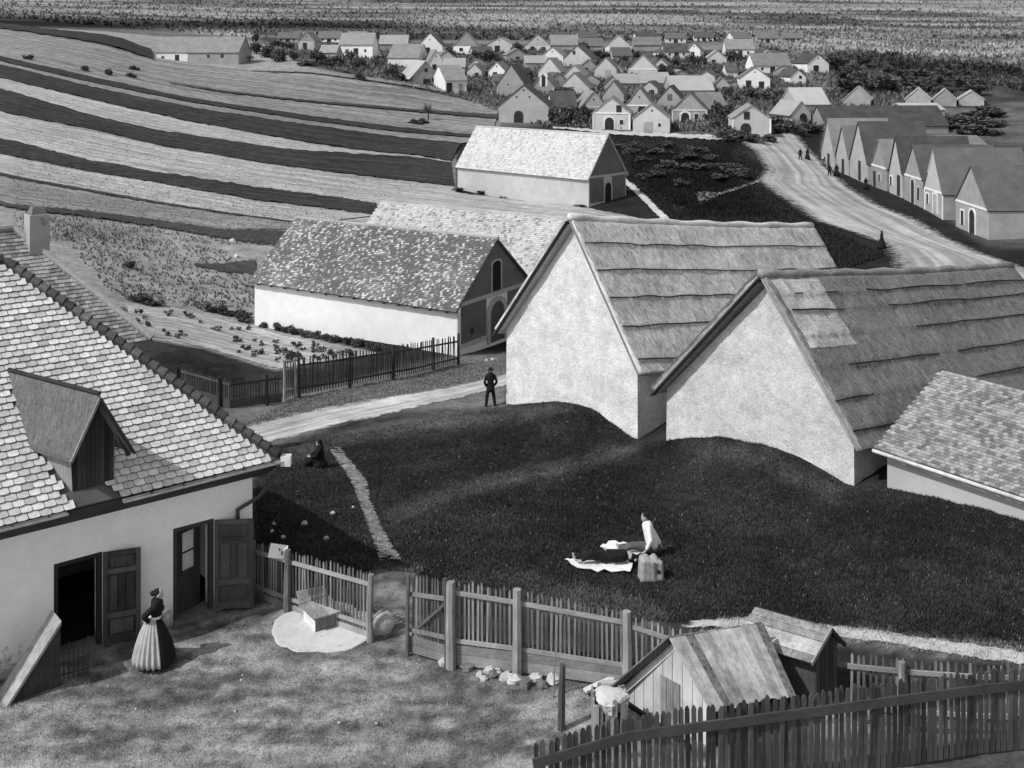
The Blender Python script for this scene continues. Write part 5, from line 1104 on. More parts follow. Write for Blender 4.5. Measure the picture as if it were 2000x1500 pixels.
for i in range(5):
    a, b = .5 - .9 * (i + .06) / 5, .5 - .9 * (i + .94) / 5; e = -hvn * .02; f_ = lambda s_: zr_ - .03 - abs(s_) * .7 if s_ > -9 else 0
    MB().hexa([hq(w0, a, -.15), hq(w0, b, -.15), hq(w0, b, -.15) + e, hq(w0, a, -.15) + e, hq(w0, a, f_(a)), hq(w0, b, f_(b)), hq(w0, b, f_(b)) + e, hq(w0, a, f_(a)) + e]).build('wall_plank', 'door', t)
MB().beam(H0 - hvn * .02, He0 - hvn * .02, .03, .08).build('barge_board', 'rail', t); MB().beam(H0 - hvn * .02, Hb0 - hvn * .02, .03, .08).build('barge_board', 'dark_wood', t)
for px in (1652, 1658):
    pass
# plank bin heaped with lime, loose post, stick, stacked boards
c = flat(1192, 1432); c.z = float(hz(c.x, c.y))
t = thing('plank_bin', 'square bin of upright stakes heaped with white lime', 'bin', c)
for i in range(7):
    for sx, sy in ((-.29 + i * .095, -.3), (-.29 + i * .095, .3)): link('stake', bpy.data.meshes.get('stake') or MB().prism([(-.04, 0, 0), (.04, 0, 0), (.04, 0, .97), (0, 0, 1.0), (-.04, 0, .96)], (0, .03, 0)).mesh('stake', 'wood'), t, (sx, sy, -.1), (random.uniform(-.04, .04), random.uniform(-.04, .04), 0), (1, 1, random.uniform(.78, .92)))
for i in range(6):
    for sx in (-.32, .31): link('stake', bpy.data.meshes['stake'], t, (sx, -.25 + i * .1, -.1), (0, random.uniform(-.04, .04), math.pi / 2), (1, 1, random.uniform(.78, .92)))
mb = MB(); mb.lathe((0, 0, .5), [(.28, 0), (.31, .12), (.34, .2), (.3, .25), (.18, .29), (.05, .3)], 16, lambda a, s: 1 + .12 * math.sin(3 * a + 1) + .07 * math.sin(7 * a + 3 * s) + random.uniform(-.06, .06)); mb.build('lime_heap', 'concrete', t)
c = flat(1096, 1424); tag(MB().tube([c + Vector((0, 0, -.2)), c + Vector((.01, 0, .6)), c + Vector((.03, 0, 1.27))], [.075, .07, .055], 8).build('fence_post', 'picket_d'), 'lone dark post standing in the yard near the stones', 'post')
c = flat(1080, 1362); tag(MB().tube([c + Vector((0, 0, -.1)), c + Vector((.03, 0, .45)), c + Vector((.04, 0, .95))], [.02, .018, .012], 6).build('stick', 'wood'), 'thin bent stick planted beside the lone dark post', 'stick')
for i, (px, py, ln, a) in enumerate(((1170, 1350, .7, .5), (1200, 1352, .6, -.2), (1215, 1362, .5, .9))):
    c = fz(px, py); v = Vector((math.cos(a), math.sin(a), 0)) * ln / 2
    tag(MB().beam(c - v + Vector((0, 0, .12 + i * .06)), c + v + Vector((0, 0, .2 + i * .05)), .14, .05).build('offcut_board', 'plank_white'), ('whitish board lying lowest', 'whitish board lying across the others', 'short whitish board lying on top')[i] + ' in the heap by the plank shed corner', 'board', 'boards heaped by the shed')
# ------------------------------------------------------------------ well with limed apron
c = flat(634, 1226)
t = thing('well', 'low boxed well with plank lid on a round white apron', 'well', c)
MB().lathe((0, 0, -.1), [(1.2, 0), (1.2, .125), (1.17, .14), (.4, .15), (.02, .15)], 48, lambda a, s: 1 + .02 * math.sin(5 * a) + .012 * math.sin(13 * a + 2)).build('apron', 'concrete', t)
wr_ = math.radians(33); wx = Vector((math.cos(wr_), math.sin(wr_), 0)); wy = Vector((-math.sin(wr_), math.cos(wr_), 0)); o_ = Vector((-.05, .12, 0))
def wbx(x0, x1, y0, y1, z0, z1, zz=0): return MB().hexa([o_ + wx * x + wy * y + Vector((0, 0, z)) for z in (z0, z1) for x, y in ((x0, y0), (x1, y0), (x1, y1), (x0, y1))])
wbx(-.32, .3, -.3, -.26, .05, .36).build('side_board', 'wood', t); wbx(-.32, -.28, -.26, .4, .05, .36).build('side_board', 'trim', t); wbx(.26, .3, -.26, .4, .05, .36).build('side_board', 'wood', t); wbx(-.32, .3, .4, .44, .05, .36).build('side_board', 'wood', t)
for i in range(4): wbx(-.4 + i * .195, -.4 + i * .195 + .188, -.36, .5, .365, .4).build('lid_plank', 'wood_y', t)
MB().hexa([o_ + wx * x + wy * y + Vector((0, 0, z)) for (x, y, z) in ((-.4, .46, .41), (.36, .46, .41), (.36, .49, .41), (-.4, .49, .41), (-.42, .56, .66), (.3, .56, .6), (.3, .59, .6), (-.42, .59, .66))]).build('raised_lid', 'wood_x', t)
wbx(.28, .46, .28, .4, .05, .2).build('spout_block', 'dark_wood', t)
# ------------------------------------------------------------------ stones, board on the fence, parapet, railing
def stone_obj(px, py, r, lab, mat='rock', grp='stones by the fence', flatn=.75, ground=None):
    c = ground if ground is not None else fz(px, py); mb = MB(); mb.ball((0, 0, 0), (r, r * random.uniform(.65, 1), r * flatn), 7, 5, .22)
    o = mb.build('stone', mat); o.location = c + Vector((0, 0, r * flatn * .55)); o.rotation_euler = (random.uniform(-.2, .2), random.uniform(-.2, .2), random.uniform(0, 6)); tag(o, lab, 'stone', grp); return o
stone_obj(868, 1298, .14, 'single white stone at the foot of the gate post')
for px, py, r in ((955, 1312, .12), (988, 1330, .15), (1003, 1334, .17), (1046, 1330, .14), (1080, 1332, .17), (938, 1322, .11), (946, 1328, .09), (972, 1318, .1), (1035, 1314, .12)):
    stone_obj(px, py, r, 'whitish rubble stone in the heap along the fence foot', 'rock')
for px, py, r in ((915, 1306, .17), (965, 1322, .13), (1025, 1340, .19), (1060, 1340, .14), (905, 1302, .13)):
    stone_obj(px, py, r, 'dark rubble stone in the heap along the fence foot', 'rock_d', flatn=.6)
stone_obj(745, 1238, .22, 'round pale stone leaning at the gateway post by the well', 'rock', grp=None) if False else None
for px, py, r in ((470 + 125, 1025, .1), (531, 1040, .07), (553, 1052, .08), (535, 1025, .06), (637, 1054, .09), (650, 1005, .09), (690, 992, .06)):
    p = gp(px, py); stone_obj(0, 0, r, 'small white stone lying in the dark grass by the footpath', 'rock', 'white stones on the slope', ground=p)
for px, py, r in ((950, 707, .14), (962, 704, .12)): stone_obj(0, 0, r, 'pale stone in front of the press house door', 'rock', 'stones at the press house', ground=gp(px, py))
for px, py, r in ((398, 606, .3), (462, 503, .25), (455, 474, .3)): stone_obj(0, 0, r, ('white boulder at the edge of the garden bed', 'white stone at the wedge of turf behind the press house', 'flat white stone beside the dark baulk')[(398, 462, 455).index(px)], 'rock', None, ground=gp(px, py))
for i in range(24):
    px, py = random.uniform(40, 1150), random.uniform(1300, 1432)
    if py < 1300 + (px - 800) * .12: continue
    c = fz(px, py); stone_obj(0, 0, random.uniform(.015, .035), 'scattered pebble on the bare yard ground', 'rock', 'pebbles in the yard', ground=c)
c = fz(747, 1236); o = MB().ball((0, 0, 0), (.3, .16, .3), 12, 7, .05).build('stone_disc', 'rock', smooth=False); o.location = c + Vector((0, 0, .2)); o.rotation_euler = (0, .1, .5); tag(o, 'round pale stone leaning at the gateway post by the well', 'stone')
p = at(543, 1077, 27.6); o = MB().box(-.21, .21, -.012, .012, -.17, .17).build('notice_board', 'cloth_w'); o.location = p; o.rotation_euler = (math.radians(-48), math.radians(10), math.radians(4)); tag(o, 'blank white board tilted on top of the fence beside the house corner', 'board')
PW = [on_plane(x, y, C0 + N * .95, N) for x, y in ((112, 1206), (40, 1318))]; pd = PW[1] - PW[0]
t = thing('stair_parapet', 'sloping stone parapet beside the cellar steps at the house wall', 'parapet', (PW[0].x, PW[0].y, 0), 0, world=True)
PW[1] = PW[0] + pd * 1.5
MB().hexa([Vector((p.x, p.y, -.6)) + N * o2 for p, o2 in ((PW[0], .2), (PW[1], .2), (PW[1], -.3), (PW[0], -.3))] + [p + Vector((0, 0, -.06)) + N * o2 for p, o2 in ((PW[0], .2), (PW[1], .2), (PW[1], -.3), (PW[0], -.3))]).build('parapet_wall', 'door', t)
MB().hexa([p + N * o2 + Vector((0, 0, z)) for z in (-.055, .03) for p, o2 in ((PW[0], .27), (PW[1], .27), (PW[1], -.36), (PW[0], -.36))]).build('coping', 'rock_g', t)
r0, r1 = fz(96, 1338), fz(172, 1312)
t = thing('iron_railing', 'low black iron railing in front of the left doorway', 'railing', r0, 0, world=True)
for i in range(9):
    p = r0.lerp(r1, i / 8); MB().tube([p + Vector((0, 0, -.05)), p + Vector((0, 0, .72 if i % 4 else .8))], .011, 5).build('bar', 'iron', t)
    if i < 8:
        q = r0.lerp(r1, (i + 1) / 8); MB().tube([p + Vector((0, 0, .12)), p.lerp(q, .5) + Vector((0, 0, .3)), q + Vector((0, 0, .12))], .007, 4).build('scroll', 'iron', t)
for z in (.12, .62): MB().beam(r0 + Vector((0, 0, z)), r1 + Vector((0, 0, z)), .02, .025).build('rail', 'iron', t)

# ------------------------------------------------------------------ people: one remeshed body each, clothing as children
def fused(name, caps, mat, parent=None, voxel=.02, smooth=6, shape=None):
    """limbs and volumes given as tapered capsules, fused into one continuous skin"""
    mb = MB()
    for c in caps:
        if len(c) == 2: mb.ball(c[0], c[1], 14, 10); continue
        p0, p1, r0, r1 = c; p0, p1 = Vector(p0), Vector(p1); n = 4
        mb.tube([p0.lerp(p1, i / n) for i in range(n + 1)], [r0 + (r1 - r0) * i / n for i in range(n + 1)], 12); mb.ball(p0, r0, 12, 8); mb.ball(p1, r1, 12, 8)
    me = mb.mesh(name, mat, True); o = bpy.data.objects.new(name, me); COL.objects.link(o)
    md = o.modifiers.new('r', 'REMESH'); md.mode = 'VOXEL'; md.voxel_size = voxel; md.use_smooth_shade = True
    if smooth: sm = o.modifiers.new('s', 'SMOOTH'); sm.iterations = smooth; sm.factor = .5
    dg = bpy.context.evaluated_depsgraph_get(); nm = bpy.data.meshes.new_from_object(o.evaluated_get(dg)); nm.name = name
    o.modifiers.clear(); o.data = nm; nm.materials.clear(); nm.materials.append(M[mat])
    if parent is not None: o.parent = parent
    return o
def head_caps(c, yaw=0.0, s=1.0):
    """head with face: facing local +x turned by yaw"""
    c = Vector(c); R = Matrix.Rotation(yaw, 3, 'Z'); f = lambda x, y, z: c + R @ Vector((x, y, z)) * s
    return [(f(0, 0, .03), (.088 * s, .076 * s, .105 * s)), (f(.025, 0, -.045), (.062 * s, .055 * s, .07 * s)), (f(.085, 0, -.005), (.022 * s, .014 * s, .024 * s)), (f(.07, 0, -.062), (.02 * s, .026 * s, .011 * s)),
            (f(.068, .03, .03), .012 * s), (f(.068, -.03, .03), .012 * s), (f(0, .078, 0), (.022 * s, .012 * s, .032 * s)), (f(0, -.078, 0), (.022 * s, .012 * s, .032 * s)), (f(-.015, 0, -.08), f(-.02, 0, -.17), .05 * s, .055 * s)]
def hand_caps(w, d, s=1.0, side=1):
    """palm and five bent fingers; w wrist, d pointing direction"""
    w = Vector(w); d = Vector(d).normalized(); a = d.cross(Vector((0, 0, 1))); a = a.normalized() if a.length > .1 else Vector((0, 1, 0)); n = a.cross(d)
    out = [(w, w + d * .075 * s, .03 * s, .032 * s)]
    for k, (off, ln) in enumerate(((-.03, .06), (-.01, .075), (.011, .07), (.031, .055))):
        b = w + d * .08 * s + a * off * s; m_ = b + d * ln * .55 * s + n * .008 * s; out += [(b, m_, .0095 * s, .009 * s), (m_, m_ + d * ln * .35 * s + n * .03 * s * side, .009 * s, .0075 * s)]
    b = w + d * .03 * s + a * .03 * s * side; m_ = b + d * .035 * s + a * .028 * s * side; out += [(b, m_, .011 * s, .01 * s), (m_, m_ + d * .03 * s, .01 * s, .008 * s)]
    return out
def man_standing(loc, rotz, label, s=1.0, hat=True, group=None):
    t = thing('person', label, 'person', loc, rotz, group); V = lambda *a: tuple(x * s for x in a)
    body = head_caps(V(.0, 0, 1.58), 0, s) + [(V(0, 0, 1.42), V(0, 0, 1.0), .11 * s, .12 * s), (V(0, 0, 1.0), V(0, .02, .9), .12 * s, .12 * s)]
    for q in (-1, 1):
        body += [(V(0, .08 * q, .92), V(.03, .15 * q, .5), .075 * s, .055 * s), (V(.03, .15 * q, .5), V(0, .2 * q, .08), .055 * s, .04 * s), (V(0, .2 * q, .05), V(.14, .22 * q, .035), .04 * s, .035 * s),
                 (V(0, .17 * q, 1.4), V(-.06, .27 * q, 1.14), .048 * s, .042 * s), (V(-.06, .27 * q, 1.14), V(.08, .2 * q, .95), .04 * s, .033 * s)] + hand_caps(V(.08, .2 * q, .95), (.4, -.1 * q, -.8), s, q)
    fused('body', body, 'skin', t, .014 * s, 2)
    coat = [(V(0, 0, 1.44), V(0, 0, 1.05), .155 * s, .15 * s), (V(0, .06, 1.42), V(0, .17, 1.38), .09 * s, .075 * s), (V(0, -.06, 1.42), V(0, -.17, 1.38), .09 * s, .075 * s), (V(0, .0, 1.05), V(0, 0, .82), .15 * s, .175 * s)]
    for q in (-1, 1): coat += [(V(0, .18 * q, 1.38), V(-.06, .28 * q, 1.14), .072 * s, .062 * s), (V(-.06, .28 * q, 1.14), V(.06, .21 * q, .95), .062 * s, .055 * s)]
    fused('jacket', coat, 'cloth_b', t, .02 * s, 4)
    tr = []
    for q in (-1, 1): tr += [(V(0, .07 * q, .9), V(.03, .15 * q, .5), .105 * s, .085 * s), (V(.03, .15 * q, .5), V(0, .2 * q, .1), .085 * s, .07 * s)]
    fused('trousers', tr, 'cloth_b', t, .02 * s, 4)
    for q in (-1, 1): MB().ball(V(.06, .215 * q, .045), V(.15, .055, .06), 12, 8).build('shoe', 'hair', t, smooth=True)
    if hat:
        MB().lathe(V(-.01, 0, 1.655), [(.16 * s, 0), (.162 * s, .012 * s), (.098 * s, .02 * s), (.092 * s, .09 * s), (.06 * s, .125 * s), (.0, .118 * s)], 20).build('hat', 'cloth_b', t, smooth=True)
    else: fused('hair', [(V(-.02, 0, 1.625), (.1 * s, .088 * s, .09 * s))], 'hair', t, .015 * s)
    return t
def woman_dark(loc, rotz, label, s=1.0, group=None, skirt='cloth_b', top='cloth_b', scarf='cloth_b'):
    t = thing('person', label, 'person', loc, rotz, group); V = lambda *a: tuple(x * s for x in a)
    body = head_caps(V(.03, 0, 1.42), 0, s) + [(V(0, 0, 1.27), V(0, 0, .9), .1 * s, .11 * s), (V(0, .06, .85), V(.02, .07, .1), .08 * s, .045 * s), (V(0, -.06, .85), V(.02, -.07, .1), .08 * s, .045 * s), (V(.02, .07, .04), V(.13, .07, .035), .038 * s, .032 * s), (V(.02, -.07, .04), V(.13, -.07, .035), .038 * s, .032 * s)]
    for q in (-1, 1): body += [(V(0, .15 * q, 1.25), V(-.04, .22 * q, 1.0), .045 * s, .04 * s), (V(-.04, .22 * q, 1.0), V(.14, .12 * q, .9), .038 * s, .03 * s)] + hand_caps(V(.14, .12 * q, .9), (1, -.4 * q, 0), s, q)
    fused('body', body, 'skin', t, .016 * s, 2)
    bl = [(V(0, 0, 1.27), V(0, 0, .92), .135 * s, .12 * s), (V(0, -.15, 1.26), V(0, .15, 1.26), .07 * s, .07 * s)]
    for q in (-1, 1): bl += [(V(0, .15 * q, 1.25), V(-.04, .23 * q, 1.0), .065 * s, .058 * s), (V(-.04, .23 * q, 1.0), V(.1, .14 * q, .91), .055 * s, .045 * s)]
    fused('blouse', bl, top, t, .02 * s, 4)
    MB().lathe((0, 0, 0), [(.38 * s, .05 * s), (.36 * s, .3 * s), (.27 * s, .65 * s), (.16 * s, .95 * s), (.12 * s, 1.0 * s)], 36, lambda a, q: 1 + .05 * (1 - q) * math.sin(9 * a)).build('skirt', skirt, t, smooth=True)
    fused('headscarf', [(V(.0, 0, 1.47), (.11 * s, .1 * s, .115 * s)), (V(-.05, 0, 1.38), V(-.07, 0, 1.25), .07 * s, .04 * s)], scarf, t, .018 * s, 3)
    return t
man_standing(gp(958, 794), math.radians(100), 'person in dark suit and hat standing by the thatched barn, hands pocketed', 1.0)
# foreground woman: pale pleated skirt, dark blouse and apron, hand on hip; faces right
wl_ = fz(304, 1297); wl_.z += .0
t = thing('person', 'person in pale pleated skirt and dark apron, hand on hip by the doorways', 'person', wl_, math.radians(5))
body = head_caps((.07, 0, 1.5), 0, 1.0) + [((.03, 0, 1.36), (-.0, 0, 1.0), .1, .1), ((0, .07, .95), (.0, .08, .1), .085, .045), ((0, -.07, .95), (.0, -.08, .1), .085, .045), ((0, .08, .045), (.13, .08, .035), .038, .03), ((0, -.08, .045), (.13, -.08, .035), .038, .03),
      ((.02, -.16, 1.32), (-.2, -.2, 1.13), .045, .04), ((-.2, -.2, 1.13), (-.1, -.14, .97), .038, .03), ((.03, .16, 1.32), (-.02, .24, 1.08), .045, .04), ((-.02, .24, 1.08), (.1, .16, .96), .038, .03)] + hand_caps((-.1, -.14, .97), (-.8, .2, -.1), 1, 1) + hand_caps((.1, .16, .96), (.8, -.4, -.2), 1, -1)
fused('body', body, 'skin', t, .012, 2)
fused('blouse', [((.03, 0, 1.34), (0, 0, 1.02), .135, .105), ((.03, -.15, 1.33), (.03, .15, 1.33), .065, .065), ((.1, 0, 1.22), (.09, .07, .1)), ((.02, -.16, 1.32), (-.2, -.2, 1.13), .075, .068), ((-.2, -.2, 1.13), (-.13, -.15, 1.0), .062, .05), ((.03, .16, 1.32), (-.02, .25, 1.08), .075, .068), ((-.02, .25, 1.08), (.06, .18, .99), .062, .05)], 'cloth_b', t, .014, 3)
pl = lambda a, q: 1 + (.075 * (1 - q) + .02) * math.sin(22 * a) + .03 * (1 - q) * math.sin(5 * a + 1)
MB().lathe((-.05, 0, 0), [(.43, .09), (.425, .2), (.37, .45), (.28, .72), (.17, .95), (.115, 1.04)], 132, pl).build('skirt', 'skirt', t, smooth=True)
MB().lathe((-.02, 0, 0), [(.36, .03), (.37, .12), (.3, .4)], 40, lambda a, q: 1 + .03 * math.sin(9 * a)).build('underskirt', 'cloth_b', t, smooth=True)
ap = MB(); na = 26; rows = [(.47, .1), (.45, .3), (.38, .52), (.27, .78), (.145, 1.02)]; vs = []
for r, z in rows:
    for i in range(na + 1):
        a = math.radians(-58 + 150 * i / na); q = 1 + .035 * math.sin(a * 14) * (1 - z); vs.append((-.05 + (r * q) * math.cos(a), (r * q) * math.sin(a), z))
n0 = len(vs); vs += [(x * .97 - .0, y * .97, z) for x, y, z in vs]; w_ = na + 1
fs = [(j * w_ + i, j * w_ + i + 1, (j + 1) * w_ + i + 1, (j + 1) * w_ + i) for j in range(4) for i in range(na)]; fs += [tuple(n0 + k for k in reversed(f)) for f in fs]
ap.add(vs, fs).build('apron', 'cloth_b', t, smooth=True)
MB().lathe((-.02, 0, 0), [(.125, .985), (.135, 1.02), (.128, 1.055)], 24).build('waistband', 'trim', t, smooth=True)
fused('hair', [((.04, 0, 1.55), (.095, .085, .09)), ((-.06, 0, 1.535), (.065, .06, .06))], 'hair', t, .012, 3)
# person in black sitting on the slope
t = thing('person', 'person in black sitting on the dark grass slope by the footpath', 'person', gp(622, 912) + Vector((.05, 0, 0)), math.radians(190))
fused('body', head_caps((.04, 0, .86), .2) + [((0, 0, .72), (-.02, 0, .2), .11, .13), ((0, .08, .16), (.36, .1, .34), .085, .06), ((0, -.08, .16), (.36, -.1, .34), .085, .06), ((.36, .1, .34), (.62, .1, .04), .055, .04), ((.36, -.1, .34), (.62, -.1, .04), .055, .04), ((0, .16, .7), (.16, .2, .46), .045, .04), ((.16, .2, .46), (.34, .08, .42), .038, .03), ((0, -.16, .7), (.16, -.2, .46), .045, .04), ((.16, -.2, .46), (.34, -.08, .42), .038, .03)] + hand_caps((.34, .08, .42), (1, -.5, 0), 1, 1) + hand_caps((.34, -.08, .42), (1, .5, 0), 1, -1), 'skin', t, .014, 2)
fused('dress', [((0, 0, .72), (-.02, 0, .2), .145, .17), ((0, -.15, .71), (0, .15, .71), .075, .075), ((0, .16, .7), (.16, .21, .46), .065, .06), ((.16, .21, .46), (.3, .1, .43), .058, .05), ((0, -.16, .7), (.16, -.21, .46), .065, .06), ((.16, -.21, .46), (.3, -.1, .43), .058, .05), ((-.02, 0, .16), (.34, 0, .28), .22, .17), ((.34, .08, .28), (.62, .09, .1), .13, .1), ((.34, -.08, .28), (.62, -.09, .1), .13, .1), ((-.1, 0, .1), (.1, .12, .08), .2, .16)], 'cloth_b', t, .02, 4)
fused('headscarf', [((.01, 0, .91), (.108, .1, .11)), ((-.03, 0, .82), (-.05, 0, .72), .07, .05)], 'cloth_b', t, .018, 3)
# picnic: carved stone block, two cloths, one person sitting in a white shirt, one lying in black
bk_ = gp(1271, 1131); c = bk_
t = thing('stone_block', 'upright worn stone block with a dark groove beside the white cloths', 'stone', c, .15)
cols = []
for ix in range(5):
    for iy in range(3):
        x_, y_ = -.22 + ix * .11, -.11 + iy * .11; cols.append(((x_, y_, -.08), (x_ * .94, y_ * .94, .5 + random.uniform(-.05, .04) - (.06 if ix == 4 else 0)), .1, .085))
fused('block', cols, 'rock_g', t, .022, 8)
MB().box(.03, .06, -.22, -.18, .1, .5).build('groove', 'rock_d', t); MB().ball((.15, -.195, .26), (.05, .03, .045), 10, 7).build('socket', 'black', t)
def cloth(pix, lab):
    P_ = [gp(*q) for q in pix]; cen = sum(P_, Vector()) / len(P_); mb = MB(); n = len(P_); rings = 5; vs = []
    for r in range(rings + 1):
        for i in range(n * 4):
            a = P_[i // 4].lerp(P_[(i // 4 + 1) % n], (i % 4) / 4); f = r / rings; p = cen.lerp(a, f); p.z = float(hz(p.x, p.y)) + .1 + .02 * math.sin(i * 1.9 + r * 1.3) + (.03 * math.sin(i * 2.7) if r == rings else 0); vs.append(p - cen)
    m_ = n * 4; fs = [(r * m_ + i, r * m_ + (i + 1) % m_, (r + 1) * m_ + (i + 1) % m_, (r + 1) * m_ + i) for r in range(rings) for i in range(m_)]
    k0 = len(vs); vs += [v + Vector((0, 0, -.012)) for v in vs]; fs += [tuple(k0 + k for k in reversed(f)) for f in fs]
    o = mb.add(vs, fs).build('picnic_cloth', 'cloth_w', smooth=True); o.location = cen; tag(o, lab, 'cloth', 'white cloths on the grass'); return cen
c1 = cloth([(1172, 1074), (1194, 1062), (1225, 1068), (1262, 1072), (1262, 1090), (1225, 1088)], 'white cloth under the person in the white shirt')
c2 = cloth([(1103, 1100), (1122, 1099), (1160, 1103), (1205, 1092), (1237, 1107), (1231, 1123), (1180, 1122), (1128, 1116)], 'white cloth under the person lying in black')
sp_ = gp(1268, 1086); t = thing('person', 'person in a white shirt sitting on a white cloth behind the stone block', 'person', sp_ + Vector((0, 0, .1)), math.radians(176))
fused('body', head_caps((.12, 0, .94), .2) + [((.06, 0, .72), (-.08, 0, .18), .11, .12), ((0, .08, .12), (.42, .1, .2), .085, .06), ((0, -.08, .12), (.42, -.1, .12), .085, .06), ((.42, .1, .2), (.78, .08, .06), .055, .04), ((.42, -.1, .12), (.82, -.12, .05), .055, .04), ((.8, .08, .05), (.84, .08, .16), .035, .03), ((.82, -.12, .05), (.86, -.12, .15), .035, .03), ((.02, .16, .7), (-.02, .24, .42), .045, .04), ((-.02, .24, .42), (.1, .26, .16), .038, .03), ((.04, -.16, .69), (-.14, -.22, .42), .045, .04), ((-.14, -.22, .42), (-.3, -.22, .12), .038, .03)] + hand_caps((.1, .26, .16), (.6, 0, -.6), 1, 1) + hand_caps((-.3, -.22, .12), (-.5, 0, -.6), 1, -1), 'skin', t, .014, 2)
fused('shirt', [((.05, 0, .72), (-.08, 0, .22), .145, .165), ((.04, -.15, .7), (.04, .15, .7), .08, .08), ((.02, .17, .69), (-.02, .26, .42), .075, .07), ((-.02, .26, .42), (.07, .27, .22), .066, .055), ((.03, -.17, .68), (-.14, -.24, .42), .08, .075), ((-.14, -.24, .42), (-.28, -.23, .18), .072, .06)], 'cloth_w', t, .018, 3)
fused('trousers', [((-.03, 0, .2), (0, 0, .14), .16, .15), ((0, .08, .14), (.42, .1, .2), .12, .09), ((0, -.08, .14), (.42, -.1, .14), .12, .09), ((.42, .1, .2), (.74, .08, .09), .085, .065), ((.42, -.1, .14), (.78, -.12, .08), .085, .065)], 'cloth_g', t, .02, 3)
fused('hair', [((.095, 0, 1.0), (.1, .088, .085))], 'hair', t, .014, 3)
lp = gp(1185, 1106); t = thing('person', 'person in black lying asleep on a white cloth in the grass', 'person', lp + Vector((0, 0, .12)), math.radians(178))
lying = [((-.42, 0, .16), (.1, 0, .15), .12, .13), ((.1, .07, .13), (.42, .16, .26), .085, .065), ((.42, .16, .26), (.66, .1, .06), .055, .04), ((.1, -.07, .12), (.48, -.1, .14), .085, .065), ((.48, -.1, .14), (.84, -.06, .06), .055, .04), ((-.36, .16, .2), (-.1, .22, .2), .045, .04), ((-.1, .22, .2), (.02, .04, .3), .038, .03), ((-.36, -.16, .14), (-.62, -.24, .08), .045, .04), ((-.62, -.24, .08), (-.72, -.06, .08), .038, .03)]
hb = [((-.62, 0, .16), (.105, .076, .088)), ((-.56, 0, .2), (.07, .055, .06)), ((-.6, 0, .255), (.024, .014, .022)), ((-.5, 0, .16), (-.44, 0, .16), .055, .06), ((-.62, .078, .15), (.03, .012, .022)), ((-.62, -.078, .15), (.03, .012, .022)), ((-.55, 0, .25), (.011, .026, .02))]
fused('body', lying + hb + hand_caps((.02, .04, .3), (.3, -1, 0), 1, 1) + hand_caps((-.72, -.06, .08), (-.2, 1, 0), 1, -1) + [((.84, -.06, .05), (.88, -.06, .17), .035, .03), ((.66, .1, .05), (.76, .1, .04), .035, .03)], 'skin', t, .014, 2)
fused('suit', [((-.42, 0, .17), (.1, 0, .16), .155, .165), ((-.38, -.14, .17), (-.38, .14, .17), .09, .09), ((.1, .07, .15), (.42, .16, .27), .12, .09), ((.42, .16, .27), (.62, .11, .1), .085, .065), ((.1, -.07, .14), (.48, -.1, .15), .12, .09), ((.48, -.1, .15), (.78, -.07, .08), .085, .065), ((-.36, .17, .2), (-.1, .23, .21), .068, .06), ((-.1, .23, .21), (.0, .08, .29), .058, .05), ((-.36, -.17, .14), (-.6, -.25, .09), .068, .06), ((-.6, -.25, .09), (-.7, -.1, .09), .055, .045)], 'cloth_b', t, .018, 3)
fused('hair', [((-.665, 0, .15), (.09, .085, .088))], 'hair', t, .014, 3)
# people on the village road
woman_dark(gp(1722, 487), math.radians(160), 'person in a long black dress and scarf walking alone on the road', 1.06)
PG = 'people on the village road'
man_standing(gp(1563, 314), math.radians(80), 'person in dark clothes, one of a pair strolling by the road bend', .96, True, PG); woman_dark(gp(1577, 313), math.radians(80), 'person in a dark skirt, one of a pair strolling by the road bend', 1.05, PG)
man_standing(gp(1620, 346), math.radians(60), 'person in dark clothes, one of a pair walking close to the cellar houses', .95, True, PG); woman_dark(gp(1634, 346), math.radians(60), 'person in a dark skirt, one of a pair walking close to the cellar houses', 1.06, PG)
woman_dark(gp(1607, 326), math.radians(90), 'small person with white headscarf behind the pair by the cellars', .86, PG, 'cloth_g', 'cloth_g', 'cloth_w'); woman_dark(gp(1691, 370), math.radians(90), 'person in dark clothes standing at the wall between two cellar houses', .9, PG)

# ------------------------------------------------------------------ vegetation
def leaf_cloud(n, rx, rz_, ls, seed, clumps=9):
    r = random.Random(seed); vs, fs = [], []; cl = []
    for _ in range(clumps):
        a = r.uniform(0, 6.28); d = r.uniform(0, .75) * rx; cl.append((d * math.cos(a), d * math.sin(a), r.uniform(.25, .85) * rz_ * 2, r.uniform(.3, .55) * rx))
    for _ in range(n):
        cx_, cy_, cz_, cr = r.choice(cl); v = Vector((r.gauss(0, 1), r.gauss(0, 1), r.gauss(0, .8))); v = v.normalized() * cr * r.uniform(.45, 1.08); p = Vector((cx_, cy_, max(.03, cz_))) + v
        p.z = max(p.z, .02); a = Vector((r.uniform(-1, 1), r.uniform(-1, 1), r.uniform(-.6, .6))).normalized() * ls * r.uniform(.6, 1.3); b = a.cross(Vector((r.uniform(-1, 1), r.uniform(-1, 1), r.uniform(-1, 1)))).normalized() * ls * .6
        o = len(vs); vs += [tuple(p - a), tuple(p + b * .8), tuple(p + a), tuple(p - b * .8)]; fs.append((o, o + 1, o + 2, o + 3))
    return vs, fs
BM = {}
for kind, mt in (('d', 'leaf'), ('p', 'leaf_g')):
    BM[kind] = [MB().add(*leaf_cloud(700, 1.0, .6, .16, 40 + i + (7 if kind == 'p' else 0), 8 + i)).mesh('foliage', mt) for i in range(4)]
